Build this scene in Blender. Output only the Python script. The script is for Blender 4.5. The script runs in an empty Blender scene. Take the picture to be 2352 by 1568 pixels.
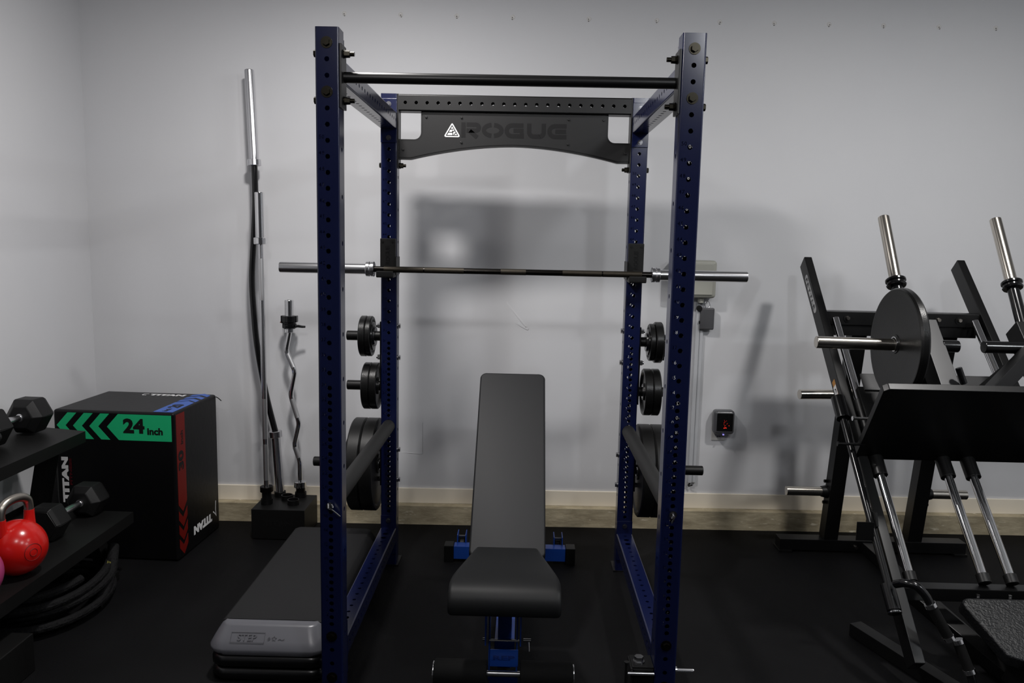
import bpy, bmesh, math, random
from mathutils import Vector, Matrix
from math import pi, sin, cos, radians as rad
S = bpy.context.scene
C = S.collection
random.seed(7)
V = Vector

# ------------------------------------------------------------------ camera
def cam_setup():
    yaw, pitch, roll = 0.013704157, -0.127802276, -0.020714456
    M = Matrix.Rotation(yaw, 3, 'Z') @ Matrix.Rotation(pitch, 3, 'X') @ Matrix.Rotation(roll, 3, 'Y')
    r, f, u = M.col[0], M.col[1], M.col[2]
    mw = Matrix(((r.x, u.x, -f.x, 0.06152), (r.y, u.y, -f.y, -2.62247), (r.z, u.z, -f.z, 1.62853), (0, 0, 0, 1)))
    cd = bpy.data.cameras.new('camera'); co = bpy.data.objects.new('camera', cd); C.objects.link(co)
    cd.sensor_width = 36; cd.lens = 1827.877 / 2352 * 36; cd.clip_start = 0.02
    co.matrix_world = mw
    S.camera = co
cam_setup()
# ------------------------------------------------------------------ world, lamps, exposure
w = bpy.data.worlds.new('world'); S.world = w; w.use_nodes = True
w.node_tree.nodes['Background'].inputs[0].default_value = (0.05, 0.055, 0.06, 1)
w.node_tree.nodes['Background'].inputs[1].default_value = 0.3
S.view_settings.view_transform = 'Standard'; S.view_settings.look = 'None'
S.view_settings.gamma = 1; S.view_settings.use_curve_mapping = False
S.view_settings.exposure = 0.0
LAMPS = [  # x, y, z, disc size, watts, colour, kind
    (-0.70, 0.25, 3.02, 0.22, 49, (1, 0.97, 0.95), 'AREA'),
    (2.15, -0.10, 3.02, 0.22, 42, (1, 0.98, 0.96), 'AREA'),
    (-0.50, -1.8, 2.75, 0.18, 36, (1, 0.97, 0.97), 'POINT'),
    (1.20, -1.8, 2.75, 0.18, 43, (0.95, 0.97, 1), 'POINT'),
    (3.50, -1.5, 2.75, 0.18, 44, (0.93, 0.97, 1), 'POINT'),
]
def lamps():
    for (x, y, z, s, e, c, k) in LAMPS:
        ld = bpy.data.lights.new('ceiling_lamp_light', k)
        if k == 'AREA': ld.shape = 'DISK'; ld.size = s
        else: ld.shadow_soft_size = s / 2
        ld.energy = e; ld.color = c
        lo = bpy.data.objects.new('ceiling_lamp_light', ld); C.objects.link(lo); lo.location = (x, y, z)
lamps()

# ------------------------------------------------------------------ materials
def mat(name, col, rough=0.5, metal=0.0, bump=0.0, bscale=200, var=0.0, vscale=6, emit=None, es=0, spec=0.5, coat=0.0, bdist=0.001, ao=None):
    m = bpy.data.materials.new(name); m.use_nodes = True
    n = m.node_tree.nodes; l = m.node_tree.links; b = n['Principled BSDF']
    b.inputs['Base Color'].default_value = (*col, 1); b.inputs['Roughness'].default_value = rough
    b.inputs['Metallic'].default_value = metal; b.inputs['Specular IOR Level'].default_value = spec
    b.inputs['Coat Weight'].default_value = coat
    if var or bump:
        tc = n.new('ShaderNodeTexCoord')
    if var:
        t = n.new('ShaderNodeTexNoise'); t.inputs['Scale'].default_value = vscale; t.inputs['Detail'].default_value = 5
        l.new(tc.outputs['Object'], t.inputs['Vector'])
        mx = n.new('ShaderNodeMixRGB'); mx.inputs[1].default_value = (*[c * (1 - var) for c in col], 1)
        mx.inputs[2].default_value = (*[min(1, c * (1 + var)) for c in col], 1)
        l.new(t.outputs['Fac'], mx.inputs[0]); l.new(mx.outputs[0], b.inputs['Base Color'])
    if bump:
        t = n.new('ShaderNodeTexNoise'); t.inputs['Scale'].default_value = bscale; t.inputs['Detail'].default_value = 3
        l.new(tc.outputs['Object'], t.inputs['Vector'])
        bp = n.new('ShaderNodeBump'); bp.inputs['Strength'].default_value = bump; bp.inputs['Distance'].default_value = bdist
        l.new(t.outputs['Fac'], bp.inputs['Height']); l.new(bp.outputs[0], b.inputs['Normal'])
    if emit:
        b.inputs['Emission Color'].default_value = (*emit, 1); b.inputs['Emission Strength'].default_value = es
    return m
M = {}
M['blue'] = mat('navy_powder_coat', (0.0042, 0.0070, 0.036), 0.20, var=0.08, vscale=3)
M['black'] = mat('black_powder_coat', (0.0028, 0.0028, 0.003), 0.38, spec=0.35)
M['blackm'] = mat('matte_black_metal', (0.003, 0.003, 0.003), 0.5, bump=0.2, bscale=500, spec=0.3)
M['panel'] = mat('black_sheet_metal', (0.007, 0.007, 0.0073), 0.42, spec=0.35)
M['gloss'] = mat('gloss_black', (0.004, 0.004, 0.0045), 0.18)
M['bolt'] = mat('dark_bolt', (0.020, 0.018, 0.013), 0.3, 0.9)
M['zinc'] = mat('zinc_bolt', (0.55, 0.55, 0.56), 0.25, 1)
M['zincd'] = mat('aged_zinc_bolt', (0.16, 0.16, 0.17), 0.3, 1)
M['chrome'] = mat('chrome', (0.80, 0.80, 0.81), 0.09, 1)
M['nickel'] = mat('nickel', (0.62, 0.58, 0.52), 0.2, 1)
M['steel'] = mat('brushed_steel', (0.66, 0.66, 0.68), 0.24, 1)
M['whitesteel'] = mat('knurled_steel', (0.62, 0.62, 0.63), 0.42, 1)
M['shaft'] = mat('dark_steel_shaft', (0.022, 0.02, 0.018), 0.22, 0.9)
M['knurl'] = mat('knurled_dark_steel', (0.034, 0.029, 0.022), 0.45, 0.8, bump=0.5, bscale=900)
M['iron'] = mat('painted_cast_iron', (0.0035, 0.0035, 0.0035), 0.3, bump=0.3, bscale=220, bdist=0.0012, spec=0.35)
M['rubber'] = mat('black_rubber', (0.0035, 0.0035, 0.0035), 0.42, bump=0.1, bscale=300, spec=0.3)
M['hex'] = mat('dumbbell_rubber', (0.005, 0.005, 0.0053), 0.5, bump=0.2, bscale=300, spec=0.3)
M['pipe'] = mat('grey_rubber_pipe', (0.009, 0.009, 0.009), 0.6, bump=0.3, bscale=120, spec=0.3)
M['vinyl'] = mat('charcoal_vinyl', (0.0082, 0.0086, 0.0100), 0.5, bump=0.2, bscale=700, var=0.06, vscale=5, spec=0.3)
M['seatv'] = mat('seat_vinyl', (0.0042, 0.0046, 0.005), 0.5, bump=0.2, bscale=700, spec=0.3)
M['leather'] = mat('grained_black_leather', (0.005, 0.0053, 0.006), 0.4, bump=0.9, bscale=110, bdist=0.004, spec=0.35)
M['bblue'] = mat('bright_blue_paint', (0.008, 0.045, 0.25), 0.3)
M['foam'] = mat('black_foam', (0.003, 0.003, 0.003), 0.8, bump=0.3, bscale=400, spec=0.2)
M['canvas'] = mat('black_vinyl_cover', (0.0025, 0.0025, 0.003), 0.4, bump=0.15, bscale=40, bdist=0.004, spec=0.25)
M['green'] = mat('green_print', (0.012, 0.41, 0.165), 0.45, spec=0.3)
M['bprint'] = mat('blue_print', (0.04, 0.11, 0.42), 0.42, spec=0.3)
M['red'] = mat('red_print', (0.14, 0.006, 0.004), 0.45, spec=0.2)
M['white'] = mat('white_print', (0.72, 0.72, 0.72), 0.5)
M['ink'] = mat('black_print', (0.006, 0.006, 0.006), 0.5, spec=0.2)
M['dred'] = mat('dark_red_print', (0.07, 0.004, 0.008), 0.5, spec=0.2)
M['kred'] = mat('red_enamel', (0.50, 0.008, 0.006), 0.22)
M['kpink'] = mat('pink_enamel', (0.36, 0.045, 0.15), 0.25)
M['handle'] = mat('bare_steel_handle', (0.40, 0.37, 0.33), 0.33, 1)
M['stepgrey'] = mat('grey_moulded_plastic', (0.100, 0.101, 0.114), 0.33)
M['stepline'] = mat('embossed_grey_plastic', (0.084, 0.084, 0.095), 0.4)
M['steptop'] = mat('step_rubber_top', (0.0075, 0.0075, 0.0082), 0.6, bump=0.4, bscale=350, spec=0.25)
M['riser'] = mat('black_plastic_riser', (0.003, 0.003, 0.0035), 0.28)
M['silver'] = mat('sled_lit_grey', (0.045, 0.045, 0.046), 0.45, 0.4)  # grey stands in for light on the black sled arm; bearing cover shares it
M['badge'] = mat('silver_badge', (0.55, 0.55, 0.55), 0.35, 0.6)
M['beige'] = mat('beige_plastic', (0.34, 0.34, 0.30), 0.5)
M['grey'] = mat('grey_plastic', (0.06, 0.06, 0.065), 0.45)
M['dgrey'] = mat('dark_grey_plastic', (0.07, 0.07, 0.075), 0.25)
M['whitep'] = mat('white_plastic', (0.48, 0.47, 0.45), 0.45)
M['conduit'] = mat('painted_conduit', (0.45, 0.46, 0.48), 0.5)
M['screen'] = mat('black_glass', (0.006, 0.006, 0.006), 0.12)
M['ember'] = mat('glowing_ember', (0.1, 0.0, 0.0), 0.5, emit=(1, 0.03, 0.01), es=2.0)
M['ember2'] = mat('dim_ember', (0.1, 0.0, 0.0), 0.5, emit=(1, 0.03, 0.01), es=0.5)
M['led'] = mat('violet_indicator', (0.1, 0.1, 0.3), 0.5, emit=(0.3, 0.25, 1), es=1.6)
M['orange'] = mat('orange_label', (0.45, 0.20, 0.03), 0.5)
M['yellow'] = mat('yellow_stitching', (0.25, 0.22, 0.01), 0.6)
M['rope'] = mat('black_rope', (0.0035, 0.0035, 0.004), 0.8, bump=0.8, bscale=60, bdist=0.01, spec=0.2)
M['mark'] = mat('old_screw_hole', (0.62, 0.61, 0.60), 0.8)
M['markd'] = mat('chipped_plaster', (0.16, 0.15, 0.14), 0.9)

def wall_mat():
    m = mat('painted_wall', (0.43, 0.435, 0.455), 0.62)
    n = m.node_tree.nodes; l = m.node_tree.links; b = n['Principled BSDF']
    tc = n.new('ShaderNodeTexCoord')
    t = n.new('ShaderNodeTexNoise'); t.inputs['Scale'].default_value = 1.3; t.inputs['Detail'].default_value = 6
    l.new(tc.outputs['Object'], t.inputs['Vector'])
    r = n.new('ShaderNodeValToRGB'); r.color_ramp.elements[0].position = 0.3; r.color_ramp.elements[1].position = 0.7
    r.color_ramp.elements[0].color = (0.566, 0.570, 0.589, 1); r.color_ramp.elements[1].color = (0.592, 0.594, 0.608, 1)
    l.new(t.outputs['Fac'], r.inputs[0]); l.new(r.outputs[0], b.inputs['Base Color'])
    t2 = n.new('ShaderNodeTexNoise'); t2.inputs['Scale'].default_value = 60; l.new(tc.outputs['Object'], t2.inputs['Vector'])
    bp = n.new('ShaderNodeBump'); bp.inputs['Strength'].default_value = 0.08; bp.inputs['Distance'].default_value = 0.002
    l.new(t2.outputs['Fac'], bp.inputs['Height']); l.new(bp.outputs[0], b.inputs['Normal'])
    return m
M['wall'] = wall_mat()
M['ceil'] = mat('ceiling_paint', (0.34, 0.34, 0.34), 0.85)
M['base'] = mat('cream_baseboard', (0.84, 0.765, 0.635), 0.55, var=0.05, vscale=4)
def concrete_mat():
    m = mat('rough_concrete', (0.2, 0.17, 0.12), 0.75)
    n = m.node_tree.nodes; l = m.node_tree.links; b = n['Principled BSDF']
    tc = n.new('ShaderNodeTexCoord'); mp = n.new('ShaderNodeMapping'); mp.inputs['Scale'].default_value = (1, 1, 3.5)
    l.new(tc.outputs['Object'], mp.inputs['Vector'])
    t = n.new('ShaderNodeTexNoise'); t.inputs['Scale'].default_value = 5; t.inputs['Detail'].default_value = 9; t.inputs['Roughness'].default_value = 0.65
    l.new(mp.outputs[0], t.inputs['Vector'])
    r = n.new('ShaderNodeValToRGB'); e = r.color_ramp.elements
    e[0].position = 0.32; e[0].color = (0.24, 0.20, 0.125, 1); e[1].position = 0.68; e[1].color = (0.52, 0.45, 0.31, 1)
    l.new(t.outputs['Fac'], r.inputs[0])
    t2 = n.new('ShaderNodeTexNoise'); t2.inputs['Scale'].default_value = 14; t2.inputs['Detail'].default_value = 4; l.new(mp.outputs[0], t2.inputs['Vector'])
    r2 = n.new('ShaderNodeValToRGB'); r2.color_ramp.elements[0].position = 0.64; r2.color_ramp.elements[1].position = 0.72
    r2.color_ramp.elements[0].color = (0, 0, 0, 1); r2.color_ramp.elements[1].color = (1, 1, 1, 1)
    l.new(t2.outputs['Fac'], r2.inputs[0])
    mx = n.new('ShaderNodeMixRGB'); mx.inputs[2].default_value = (0.68, 0.62, 0.48, 1)
    l.new(r2.outputs[0], mx.inputs[0]); l.new(r.outputs[0], mx.inputs[1]); l.new(mx.outputs[0], b.inputs['Base Color'])
    bp = n.new('ShaderNodeBump'); bp.inputs['Strength'].default_value = 0.5; bp.inputs['Distance'].default_value = 0.01
    l.new(t.outputs['Fac'], bp.inputs['Height']); l.new(bp.outputs[0], b.inputs['Normal'])
    return m
M['concrete'] = concrete_mat()
def floor_mat():
    m = mat('rubber_floor', (0.003, 0.003, 0.003), 0.65, spec=0.12)
    n = m.node_tree.nodes; l = m.node_tree.links; b = n['Principled BSDF']
    tc = n.new('ShaderNodeTexCoord')
    v = n.new('ShaderNodeTexVoronoi'); v.inputs['Scale'].default_value = 9; v.inputs['Randomness'].default_value = 1
    l.new(tc.outputs['Object'], v.inputs['Vector'])
    lt = n.new('ShaderNodeMath'); lt.operation = 'LESS_THAN'; lt.inputs[1].default_value = 0.020
    l.new(v.outputs['Distance'], lt.inputs[0])
    sp = n.new('ShaderNodeSeparateColor'); l.new(v.outputs['Color'], sp.inputs[0])
    gt = n.new('ShaderNodeMath'); gt.operation = 'GREATER_THAN'; gt.inputs[1].default_value = 0.72; l.new(sp.outputs[0], gt.inputs[0])
    mu = n.new('ShaderNodeMath'); mu.operation = 'MULTIPLY'; l.new(lt.outputs[0], mu.inputs[0]); l.new(gt.outputs[0], mu.inputs[1])
    t = n.new('ShaderNodeTexNoise'); t.inputs['Scale'].default_value = 2.2; t.inputs['Detail'].default_value = 6; l.new(tc.outputs['Object'], t.inputs['Vector'])
    r = n.new('ShaderNodeValToRGB'); r.color_ramp.elements[0].color = (0.0022, 0.0022, 0.0026, 1); r.color_ramp.elements[1].color = (0.0040, 0.0040, 0.0045, 1)
    r.color_ramp.elements[0].position = 0.35; r.color_ramp.elements[1].position = 0.7
    l.new(t.outputs['Fac'], r.inputs[0])
    mx = n.new('ShaderNodeMixRGB'); mx.inputs[2].default_value = (0.10, 0.10, 0.095, 1)
    l.new(mu.outputs[0], mx.inputs[0]); l.new(r.outputs[0], mx.inputs[1]); l.new(mx.outputs[0], b.inputs['Base Color'])
    t3 = n.new('ShaderNodeTexNoise'); t3.inputs['Scale'].default_value = 260; l.new(tc.outputs['Object'], t3.inputs['Vector'])
    bp = n.new('ShaderNodeBump'); bp.inputs['Strength'].default_value = 0.35; bp.inputs['Distance'].default_value = 0.002
    l.new(t3.outputs['Fac'], bp.inputs['Height']); l.new(bp.outputs[0], b.inputs['Normal'])
    return m
M['floor'] = floor_mat()

# ------------------------------------------------------------------ mesh helpers
def frame(z, hint=(0, 0, 1)):
    z = V(z).normalized(); h = V(hint)
    if abs(z.dot(h.normalized())) > 0.98: h = V((1, 0, 0)) if abs(z.x) < 0.9 else V((0, 1, 0))
    x = h.cross(z).normalized(); y = z.cross(x)
    return Matrix((x, y, z)).transposed()
def offset_line(pts, w):
    L, Rr_ = [], []
    n = len(pts)
    for i in range(n):
        p = V((*pts[i], 0)); a = V((*pts[max(0, i - 1)], 0)); c = V((*pts[min(n - 1, i + 1)], 0))
        d0 = (p - a).normalized() if i else (c - p).normalized(); d1 = (c - p).normalized() if i < n - 1 else d0
        t = (d0 + d1).normalized(); nn = V((-t.y, t.x, 0)); k = 1 / max(0.5, nn.dot(V((-d0.y, d0.x, 0))))
        L.append((p.x + nn.x * w / 2 * k, p.y + nn.y * w / 2 * k)); Rr_.append((p.x - nn.x * w / 2 * k, p.y - nn.y * w / 2 * k))
    return L, Rr_
class B:
    def __init__(s): s.bm = bmesh.new()
    def merge(s, t, mx=None):
        if mx is not None: bmesh.ops.transform(t, matrix=mx, verts=t.verts)
        me = bpy.data.meshes.new('tmp'); t.to_mesh(me); t.free(); s.bm.from_mesh(me); bpy.data.meshes.remove(me)
        return s
    def box(s, c, d, rot=None, bev=0.0, seg=2):
        t = bmesh.new(); bmesh.ops.create_cube(t, size=1)
        bmesh.ops.scale(t, vec=V(d), verts=t.verts)
        if bev: bmesh.ops.bevel(t, geom=t.edges[:], offset=bev, segments=seg, affect='EDGES', profile=0.5)
        mx = Matrix.Translation(V(c))
        if rot is not None: mx = mx @ rot.to_4x4()
        return s.merge(t, mx)
    def bb(s, x0, x1, y0, y1, z0, z1, bev=0.0, seg=2):
        return s.box(((x0 + x1) / 2, (y0 + y1) / 2, (z0 + z1) / 2), (abs(x1 - x0), abs(y1 - y0), abs(z1 - z0)), None, bev, seg)
    def bar(s, p0, p1, w, h, hint=(1, 0, 0), bev=0.003):   # rectangular tube, w along hint
        p0 = V(p0); p1 = V(p1); z = (p1 - p0).normalized(); x = V(hint); x = (x - z * x.dot(z)).normalized(); y = z.cross(x)
        R = Matrix((x, y, z)).transposed()
        return s.box((p0 + p1) / 2, (w, h, (p1 - p0).length), R, bev)
    def cyl(s, p0, p1, r, n=24, r2=None, bev=0.0):
        p0 = V(p0); p1 = V(p1); L = (p1 - p0).length
        t = bmesh.new(); bmesh.ops.create_cone(t, cap_ends=True, segments=n, radius1=r, radius2=r if r2 is None else r2, depth=L)
        if bev:
            e = [e for e in t.edges if all(abs(abs(v.co.z) - L / 2) < 1e-6 for v in e.verts)]
            bmesh.ops.bevel(t, geom=e, offset=bev, segments=2, affect='EDGES', profile=0.5)
        return s.merge(t, Matrix.Translation((p0 + p1) / 2) @ frame(p1 - p0).to_4x4())
    def lathe(s, p0, ax, prof, n=40):       # prof: (r, h) list along ax from p0
        R = frame(ax); p0 = V(p0); rings = []
        for r, h in prof:
            ring = []
            for k in range(n):
                a = 2 * pi * k / n
                ring.append(s.bm.verts.new(p0 + R @ V((r * cos(a), r * sin(a), h))))
            rings.append(ring)
        for a, b in zip(rings, rings[1:]):
            for k in range(n):
                s.bm.faces.new((a[k], a[(k + 1) % n], b[(k + 1) % n], b[k]))
        if prof[0][0] > 1e-5 and prof[0] != prof[-1]:
            s.bm.faces.new(list(reversed(rings[0])))
            s.bm.faces.new(rings[-1])
        elif prof[0] == prof[-1]:
            bmesh.ops.remove_doubles(s.bm, verts=rings[0] + rings[-1], dist=1e-6)
        return s
    def tube(s, pts, r, n=14, caps=True, flat=1.0, hint=(0, 0, 1)):
        pts = [V(p) for p in pts]; rings = []; prev = None
        for i, p in enumerate(pts):
            if i == 0: d = pts[1] - p
            elif i == len(pts) - 1: d = p - pts[i - 1]
            else: d = (pts[i + 1] - p).normalized() + (p - pts[i - 1]).normalized()
            d.normalize()
            if prev is None: R = frame(d, hint); x = R.col[0].copy()
            else: x = (prev - d * prev.dot(d)).normalized()
            prev = x; y = d.cross(x)
            rr = r[i] if isinstance(r, (list, tuple)) else r
            rings.append([s.bm.verts.new(p + x * rr * cos(2 * pi * k / n) + y * rr * flat * sin(2 * pi * k / n)) for k in range(n)])
        for a, b in zip(rings, rings[1:]):
            for k in range(n): s.bm.faces.new((a[k], a[(k + 1) % n], b[(k + 1) % n], b[k]))
        if caps: s.bm.faces.new(list(reversed(rings[0]))); s.bm.faces.new(rings[-1])
        return s
    def prism(s, poly, o, u, v, th, bev=0.0):   # polygon in (u,v) plane extruded by th along u x v
        u = V(u).normalized(); v = V(v).normalized(); nrm = u.cross(v); o = V(o); t = bmesh.new()
        a = [t.verts.new(o + u * p[0] + v * p[1]) for p in poly]; b = [t.verts.new(q.co + nrm * th) for q in a]
        n = len(poly); t.faces.new(list(reversed(a))); t.faces.new(b)
        for k in range(n): t.faces.new((a[k], a[(k + 1) % n], b[(k + 1) % n], b[k]))
        bmesh.ops.recalc_face_normals(t, faces=t.faces[:])
        if bev: bmesh.ops.bevel(t, geom=t.edges[:], offset=bev, segments=3, affect='EDGES', profile=0.5)
        return s.merge(t)
    def ribbon(s, pts, w, o, u, v, th):      # flat strip of width w along a 2-d path
        L, Q = offset_line(pts, w)
        for i in range(len(pts) - 1): s.prism([Q[i], Q[i + 1], L[i + 1], L[i]], o, u, v, th)
        return s
    def hexa(s, p, q, r):      # hexagonal bolt head
        return s.cyl(p, q, r, 6)
    def mesh(s, me, mx):
        t = bmesh.new(); t.from_mesh(me); return s.merge(t, mx)
def obj(name, b, m, parent=None, ang=35, loc=None, wn=True):
    bm = b.bm if isinstance(b, B) else b
    bmesh.ops.recalc_face_normals(bm, faces=bm.faces[:])
    me = bpy.data.meshes.new(name); bm.to_mesh(me); bm.free()
    me.materials.append(M[m] if isinstance(m, str) else m)
    for p in me.polygons: p.use_smooth = True
    me.set_sharp_from_angle(angle=rad(ang))
    o = bpy.data.objects.new(name, me); C.objects.link(o)
    if wn: wm = o.modifiers.new('wn', 'WEIGHTED_NORMAL'); wm.keep_sharp = True
    if parent is not None:
        o.parent = parent
        o.matrix_parent_inverse = Matrix.Translation(-wloc(parent))
    return o
def wloc(o):
    p = V((0, 0, 0)); q = o
    while q is not None and q.type == 'EMPTY': p = p + q.location; q = q.parent
    return p
def thing(name, label, cat, loc=(0, 0, 0), group=None):
    o = bpy.data.objects.new(name, None); o.empty_display_size = 0.05; C.objects.link(o); o.location = loc
    o['label'] = label; o['category'] = cat
    if group: o['group'] = group
    return o
def tag(o, label, cat, group=None):
    o['label'] = label; o['category'] = cat
    if group: o['group'] = group
    return o
def struct(name, b, m, parent=None):
    o = obj(name, b, m, parent)
    if parent is None: o['kind'] = 'structure'
    return o
def dup(root, off, label=None):          # copy of a thing with copies of its parts and sub-parts
    off = V(off)
    def cp(o, par):
        c = o.copy(); C.objects.link(c)
        if par is not None: c.parent = par
        for ch in o.children: cp(ch, c)
        return c
    r = cp(root, None); r.location = root.location + off
    if label: r['label'] = label
    return r

# text and perforated sheet, through temporary curve data
def text_mesh(txt, wd, ht, th, bold=0.0, sp=1.0):
    c = bpy.data.curves.new('t', 'FONT'); c.body = txt; c.extrude = 0.0; c.offset = bold; c.resolution_u = 3; c.space_character = sp
    o = bpy.data.objects.new('t', c); C.objects.link(o)
    dg = bpy.context.evaluated_depsgraph_get(); dg.update()
    me = bpy.data.meshes.new_from_object(o.evaluated_get(dg)); bpy.data.objects.remove(o); bpy.data.curves.remove(c)
    xs = [v.co.x for v in me.vertices]; ys = [v.co.y for v in me.vertices]
    x0, x1, y0, y1 = min(xs), max(xs), min(ys), max(ys)
    for v in me.vertices: v.co = V(((v.co.x - x0) / (x1 - x0) * wd, (v.co.y - y0) / (y1 - y0) * ht, 0))
    if th:
        bm = bmesh.new(); bm.from_mesh(me); bmesh.ops.remove_doubles(bm, verts=bm.verts, dist=1e-6)
        r = bmesh.ops.extrude_face_region(bm, geom=bm.faces[:])
        bmesh.ops.translate(bm, vec=(0, 0, th), verts=[g for g in r['geom'] if isinstance(g, bmesh.types.BMVert)])
        bm.to_mesh(me); bm.free()
    return me
def text(b, txt, o, u, v, wd, ht, th=0.0008, bold=0.0, sp=1.0, shear=0.0):
    u = V(u).normalized(); v = V(v).normalized(); n = u.cross(v)
    me = text_mesh(txt, wd, ht, th, bold, sp)
    if shear:
        for q in me.vertices: q.co.x += q.co.y * shear
    mx = Matrix((u, v, n)).transposed().to_4x4(); mx.translation = V(o)
    b.mesh(me, mx); bpy.data.meshes.remove(me); return b
def text_loops(txt, ht):
    c = bpy.data.curves.new('t', 'FONT'); c.body = txt; c.resolution_u = 2; c.size = ht / 0.70; c.offset = 0.0
    o = bpy.data.objects.new('t', c); C.objects.link(o)
    dg = bpy.context.evaluated_depsgraph_get(); dg.update()
    me = bpy.data.meshes.new_from_object(o.evaluated_get(dg)); bpy.data.objects.remove(o); bpy.data.curves.remove(c)
    bm = bmesh.new(); bm.from_mesh(me); bmesh.ops.remove_doubles(bm, verts=bm.verts, dist=ht * 1e-3)
    nx = {}
    for f in bm.faces:
        for l in f.loops:
            if len(l.edge.link_faces) == 1: nx[l.vert.index] = (l.link_loop_next.vert.index, l.vert.co.copy())
    loops = []
    while nx:
        k = next(iter(nx)); lp = []
        while k in nx: t, co = nx.pop(k); lp.append((co.x, co.y)); k = t
        if len(lp) > 2: loops.append(lp)
    bm.free(); w = max([p[0] for l in loops for p in l])
    return loops, w
DIG = {}
def number_loops(num, ht, xr, yc, flip=False):
    out = []; x = 0; parts = []
    for ch in str(num):
        if ch not in DIG: DIG[ch] = text_loops(ch, 1.0)
        lp, w = DIG[ch]; parts.append((lp, x)); x += w + 0.16
    W = (x - 0.16) * ht
    for lp, xo in parts:
        for l in lp:
            q = [(xr - W + (px + xo) * ht, yc - ht / 2 + py * ht) for px, py in l]
            out.append([(-a, b) for a, b in q] if flip else q)
    return out
def circ(x, y, r, n=16): return [(x + r * cos(2 * pi * k / n), y + r * sin(2 * pi * k / n)) for k in range(n)]
def sheet(loops, th):       # first loop outline, the rest cut out of it; returns mesh in xy, centred on z = 0
    c = bpy.data.curves.new('s', 'CURVE'); c.dimensions = '2D'; c.fill_mode = 'BOTH'; c.extrude = th / 2
    for l in loops:
        sp = c.splines.new('POLY'); sp.points.add(len(l) - 1); sp.use_cyclic_u = True
        for p, q in zip(sp.points, l): p.co = (q[0], q[1], 0, 1)
    o = bpy.data.objects.new('s', c); C.objects.link(o)
    dg = bpy.context.evaluated_depsgraph_get(); dg.update()
    me = bpy.data.meshes.new_from_object(o.evaluated_get(dg)); bpy.data.objects.remove(o); bpy.data.curves.remove(c)
    return me
def square_tube(L, face_holes, Wd=0.0762, rc=0.006, th=0.003):
    """tube along local Z from 0 to L; face_holes = [front(-Y), right(+X), back(+Y), left(-X)] lists of loops in (s, z)"""
    b = B(); h = Wd / 2; f = h - rc
    dirs = [((1, 0, 0), (0, -1, 0)), ((0, 1, 0), (1, 0, 0)), ((-1, 0, 0), (0, 1, 0)), ((0, -1, 0), (-1, 0, 0))]
    for (u, n), hl in zip(dirs, face_holes):
        me = sheet([[(-f, 0), (f, 0), (f, L), (-f, L)]] + hl, th)
        u = V(u); n = V(n); mx = Matrix((u, V((0, 0, 1)), n)).transposed().to_4x4(); mx.translation = n * (h - th / 2)
        b.mesh(me, mx); bpy.data.meshes.remove(me)
    for sx, sy in ((1, -1), (1, 1), (-1, 1), (-1, -1)):
        for rr in (rc, rc - th):
            prev = None
            for k in range(5):
                a = k / 4 * pi / 2; x = sx * (f + rr * cos(a)); y = sy * (f + rr * sin(a))
                cur = (b.bm.verts.new((x, y, 0)), b.bm.verts.new((x, y, L)))
                if prev: b.bm.faces.new((prev[0], cur[0], cur[1], prev[1]))
                prev = cur
    return b

# ================================================================== THE ROOM
WY = lambda x: 1.830 + 0.02 * x          # back wall face; it is turned a degree against the rack
XL, XR, YF, ZC = -2.352, 4.6, -4.8, 3.06
def slab_y(b, x0, x1, off0, off1, z0, z1):   # block following the back wall between two offsets
    vs = []
    for z in (z0, z1):
        for x, o in ((x0, off0), (x1, off0), (x1, off1), (x0, off1)): vs.append(b.bm.verts.new((x, WY(x) + o, z)))
    for f in ((3, 2, 1, 0), (4, 5, 6, 7), (0, 1, 5, 4), (1, 2, 6, 5), (2, 3, 7, 6), (3, 0, 4, 7)): b.bm.faces.new([vs[i] for i in f])
    return b
struct('floor', B().bb(XL - 0.1, XR + 0.1, YF - 0.1, 2.2, -0.05, 0), 'floor')
struct('ceiling', B().bb(XL - 0.1, XR + 0.1, YF - 0.1, 2.2, ZC, ZC + 0.08), 'ceil')
wall_back = struct('wall_back', slab_y(B(), XL - 0.1, XR + 0.1, 0, 0.12, 0, ZC), 'wall')
struct('wall_left', B().bb(XL - 0.12, XL, YF, 1.80, 0, ZC), 'wall')
struct('wall_right', B().bb(XR, XR + 0.12, YF, 1.92, 0, ZC), 'wall')
struct('wall_front', B().bb(XL, XR, YF - 0.12, YF, 0, ZC), mat('dark_front_wall', (0.06, 0.06, 0.065), 0.7))
struct('trim_1', slab_y(B(), XL, XR, -0.068, 0.0, 0, 0.108), 'concrete')
struct('baseboard_back', slab_y(B(), XL, XR, -0.014, 0.0, 0.109, 0.194), 'base')
struct('baseboard_left', B().bb(XL, XL + 0.014, YF, 1.72, 0.0, 0.10), 'base')
# plaster repairs and old screw holes on the back wall
for x in (-0.932, -0.631, -0.331, -0.031, 0.378, 0.742, 1.081, 1.374, 1.669, 1.962, 2.26, 2.567):
    b = B(); y = WY(x)
    b.lathe((x, y, 2.808), (0, -1, 0), [(0.004, -0.001), (0.013, 0.0005), (0.0085, 0.0035), (0.004, 0.001)], 10)
    obj('screw_hole', b, 'mark', wall_back)
    b = B(); b.box((x + random.uniform(-.003, .003), y - 0.0014, 2.801), (0.006, 0.002, 0.014), Matrix.Rotation(random.uniform(-.5, .5), 3, 'Y'))
    obj('chipped_plaster', b, 'markd', wall_back)
b = B(); y = WY(-0.57)
b.tube([(-0.66, y - .0005, .398), (-0.60, y - .0005, .402), (-0.51, y - .0005, .396), (-0.497, y - .0005, .40), (-0.496, y - .0005, .47), (-0.498, y - .0005, .58)], 0.0014, 6)
obj('patch_seam', b, 'wall', wall_back)
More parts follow.
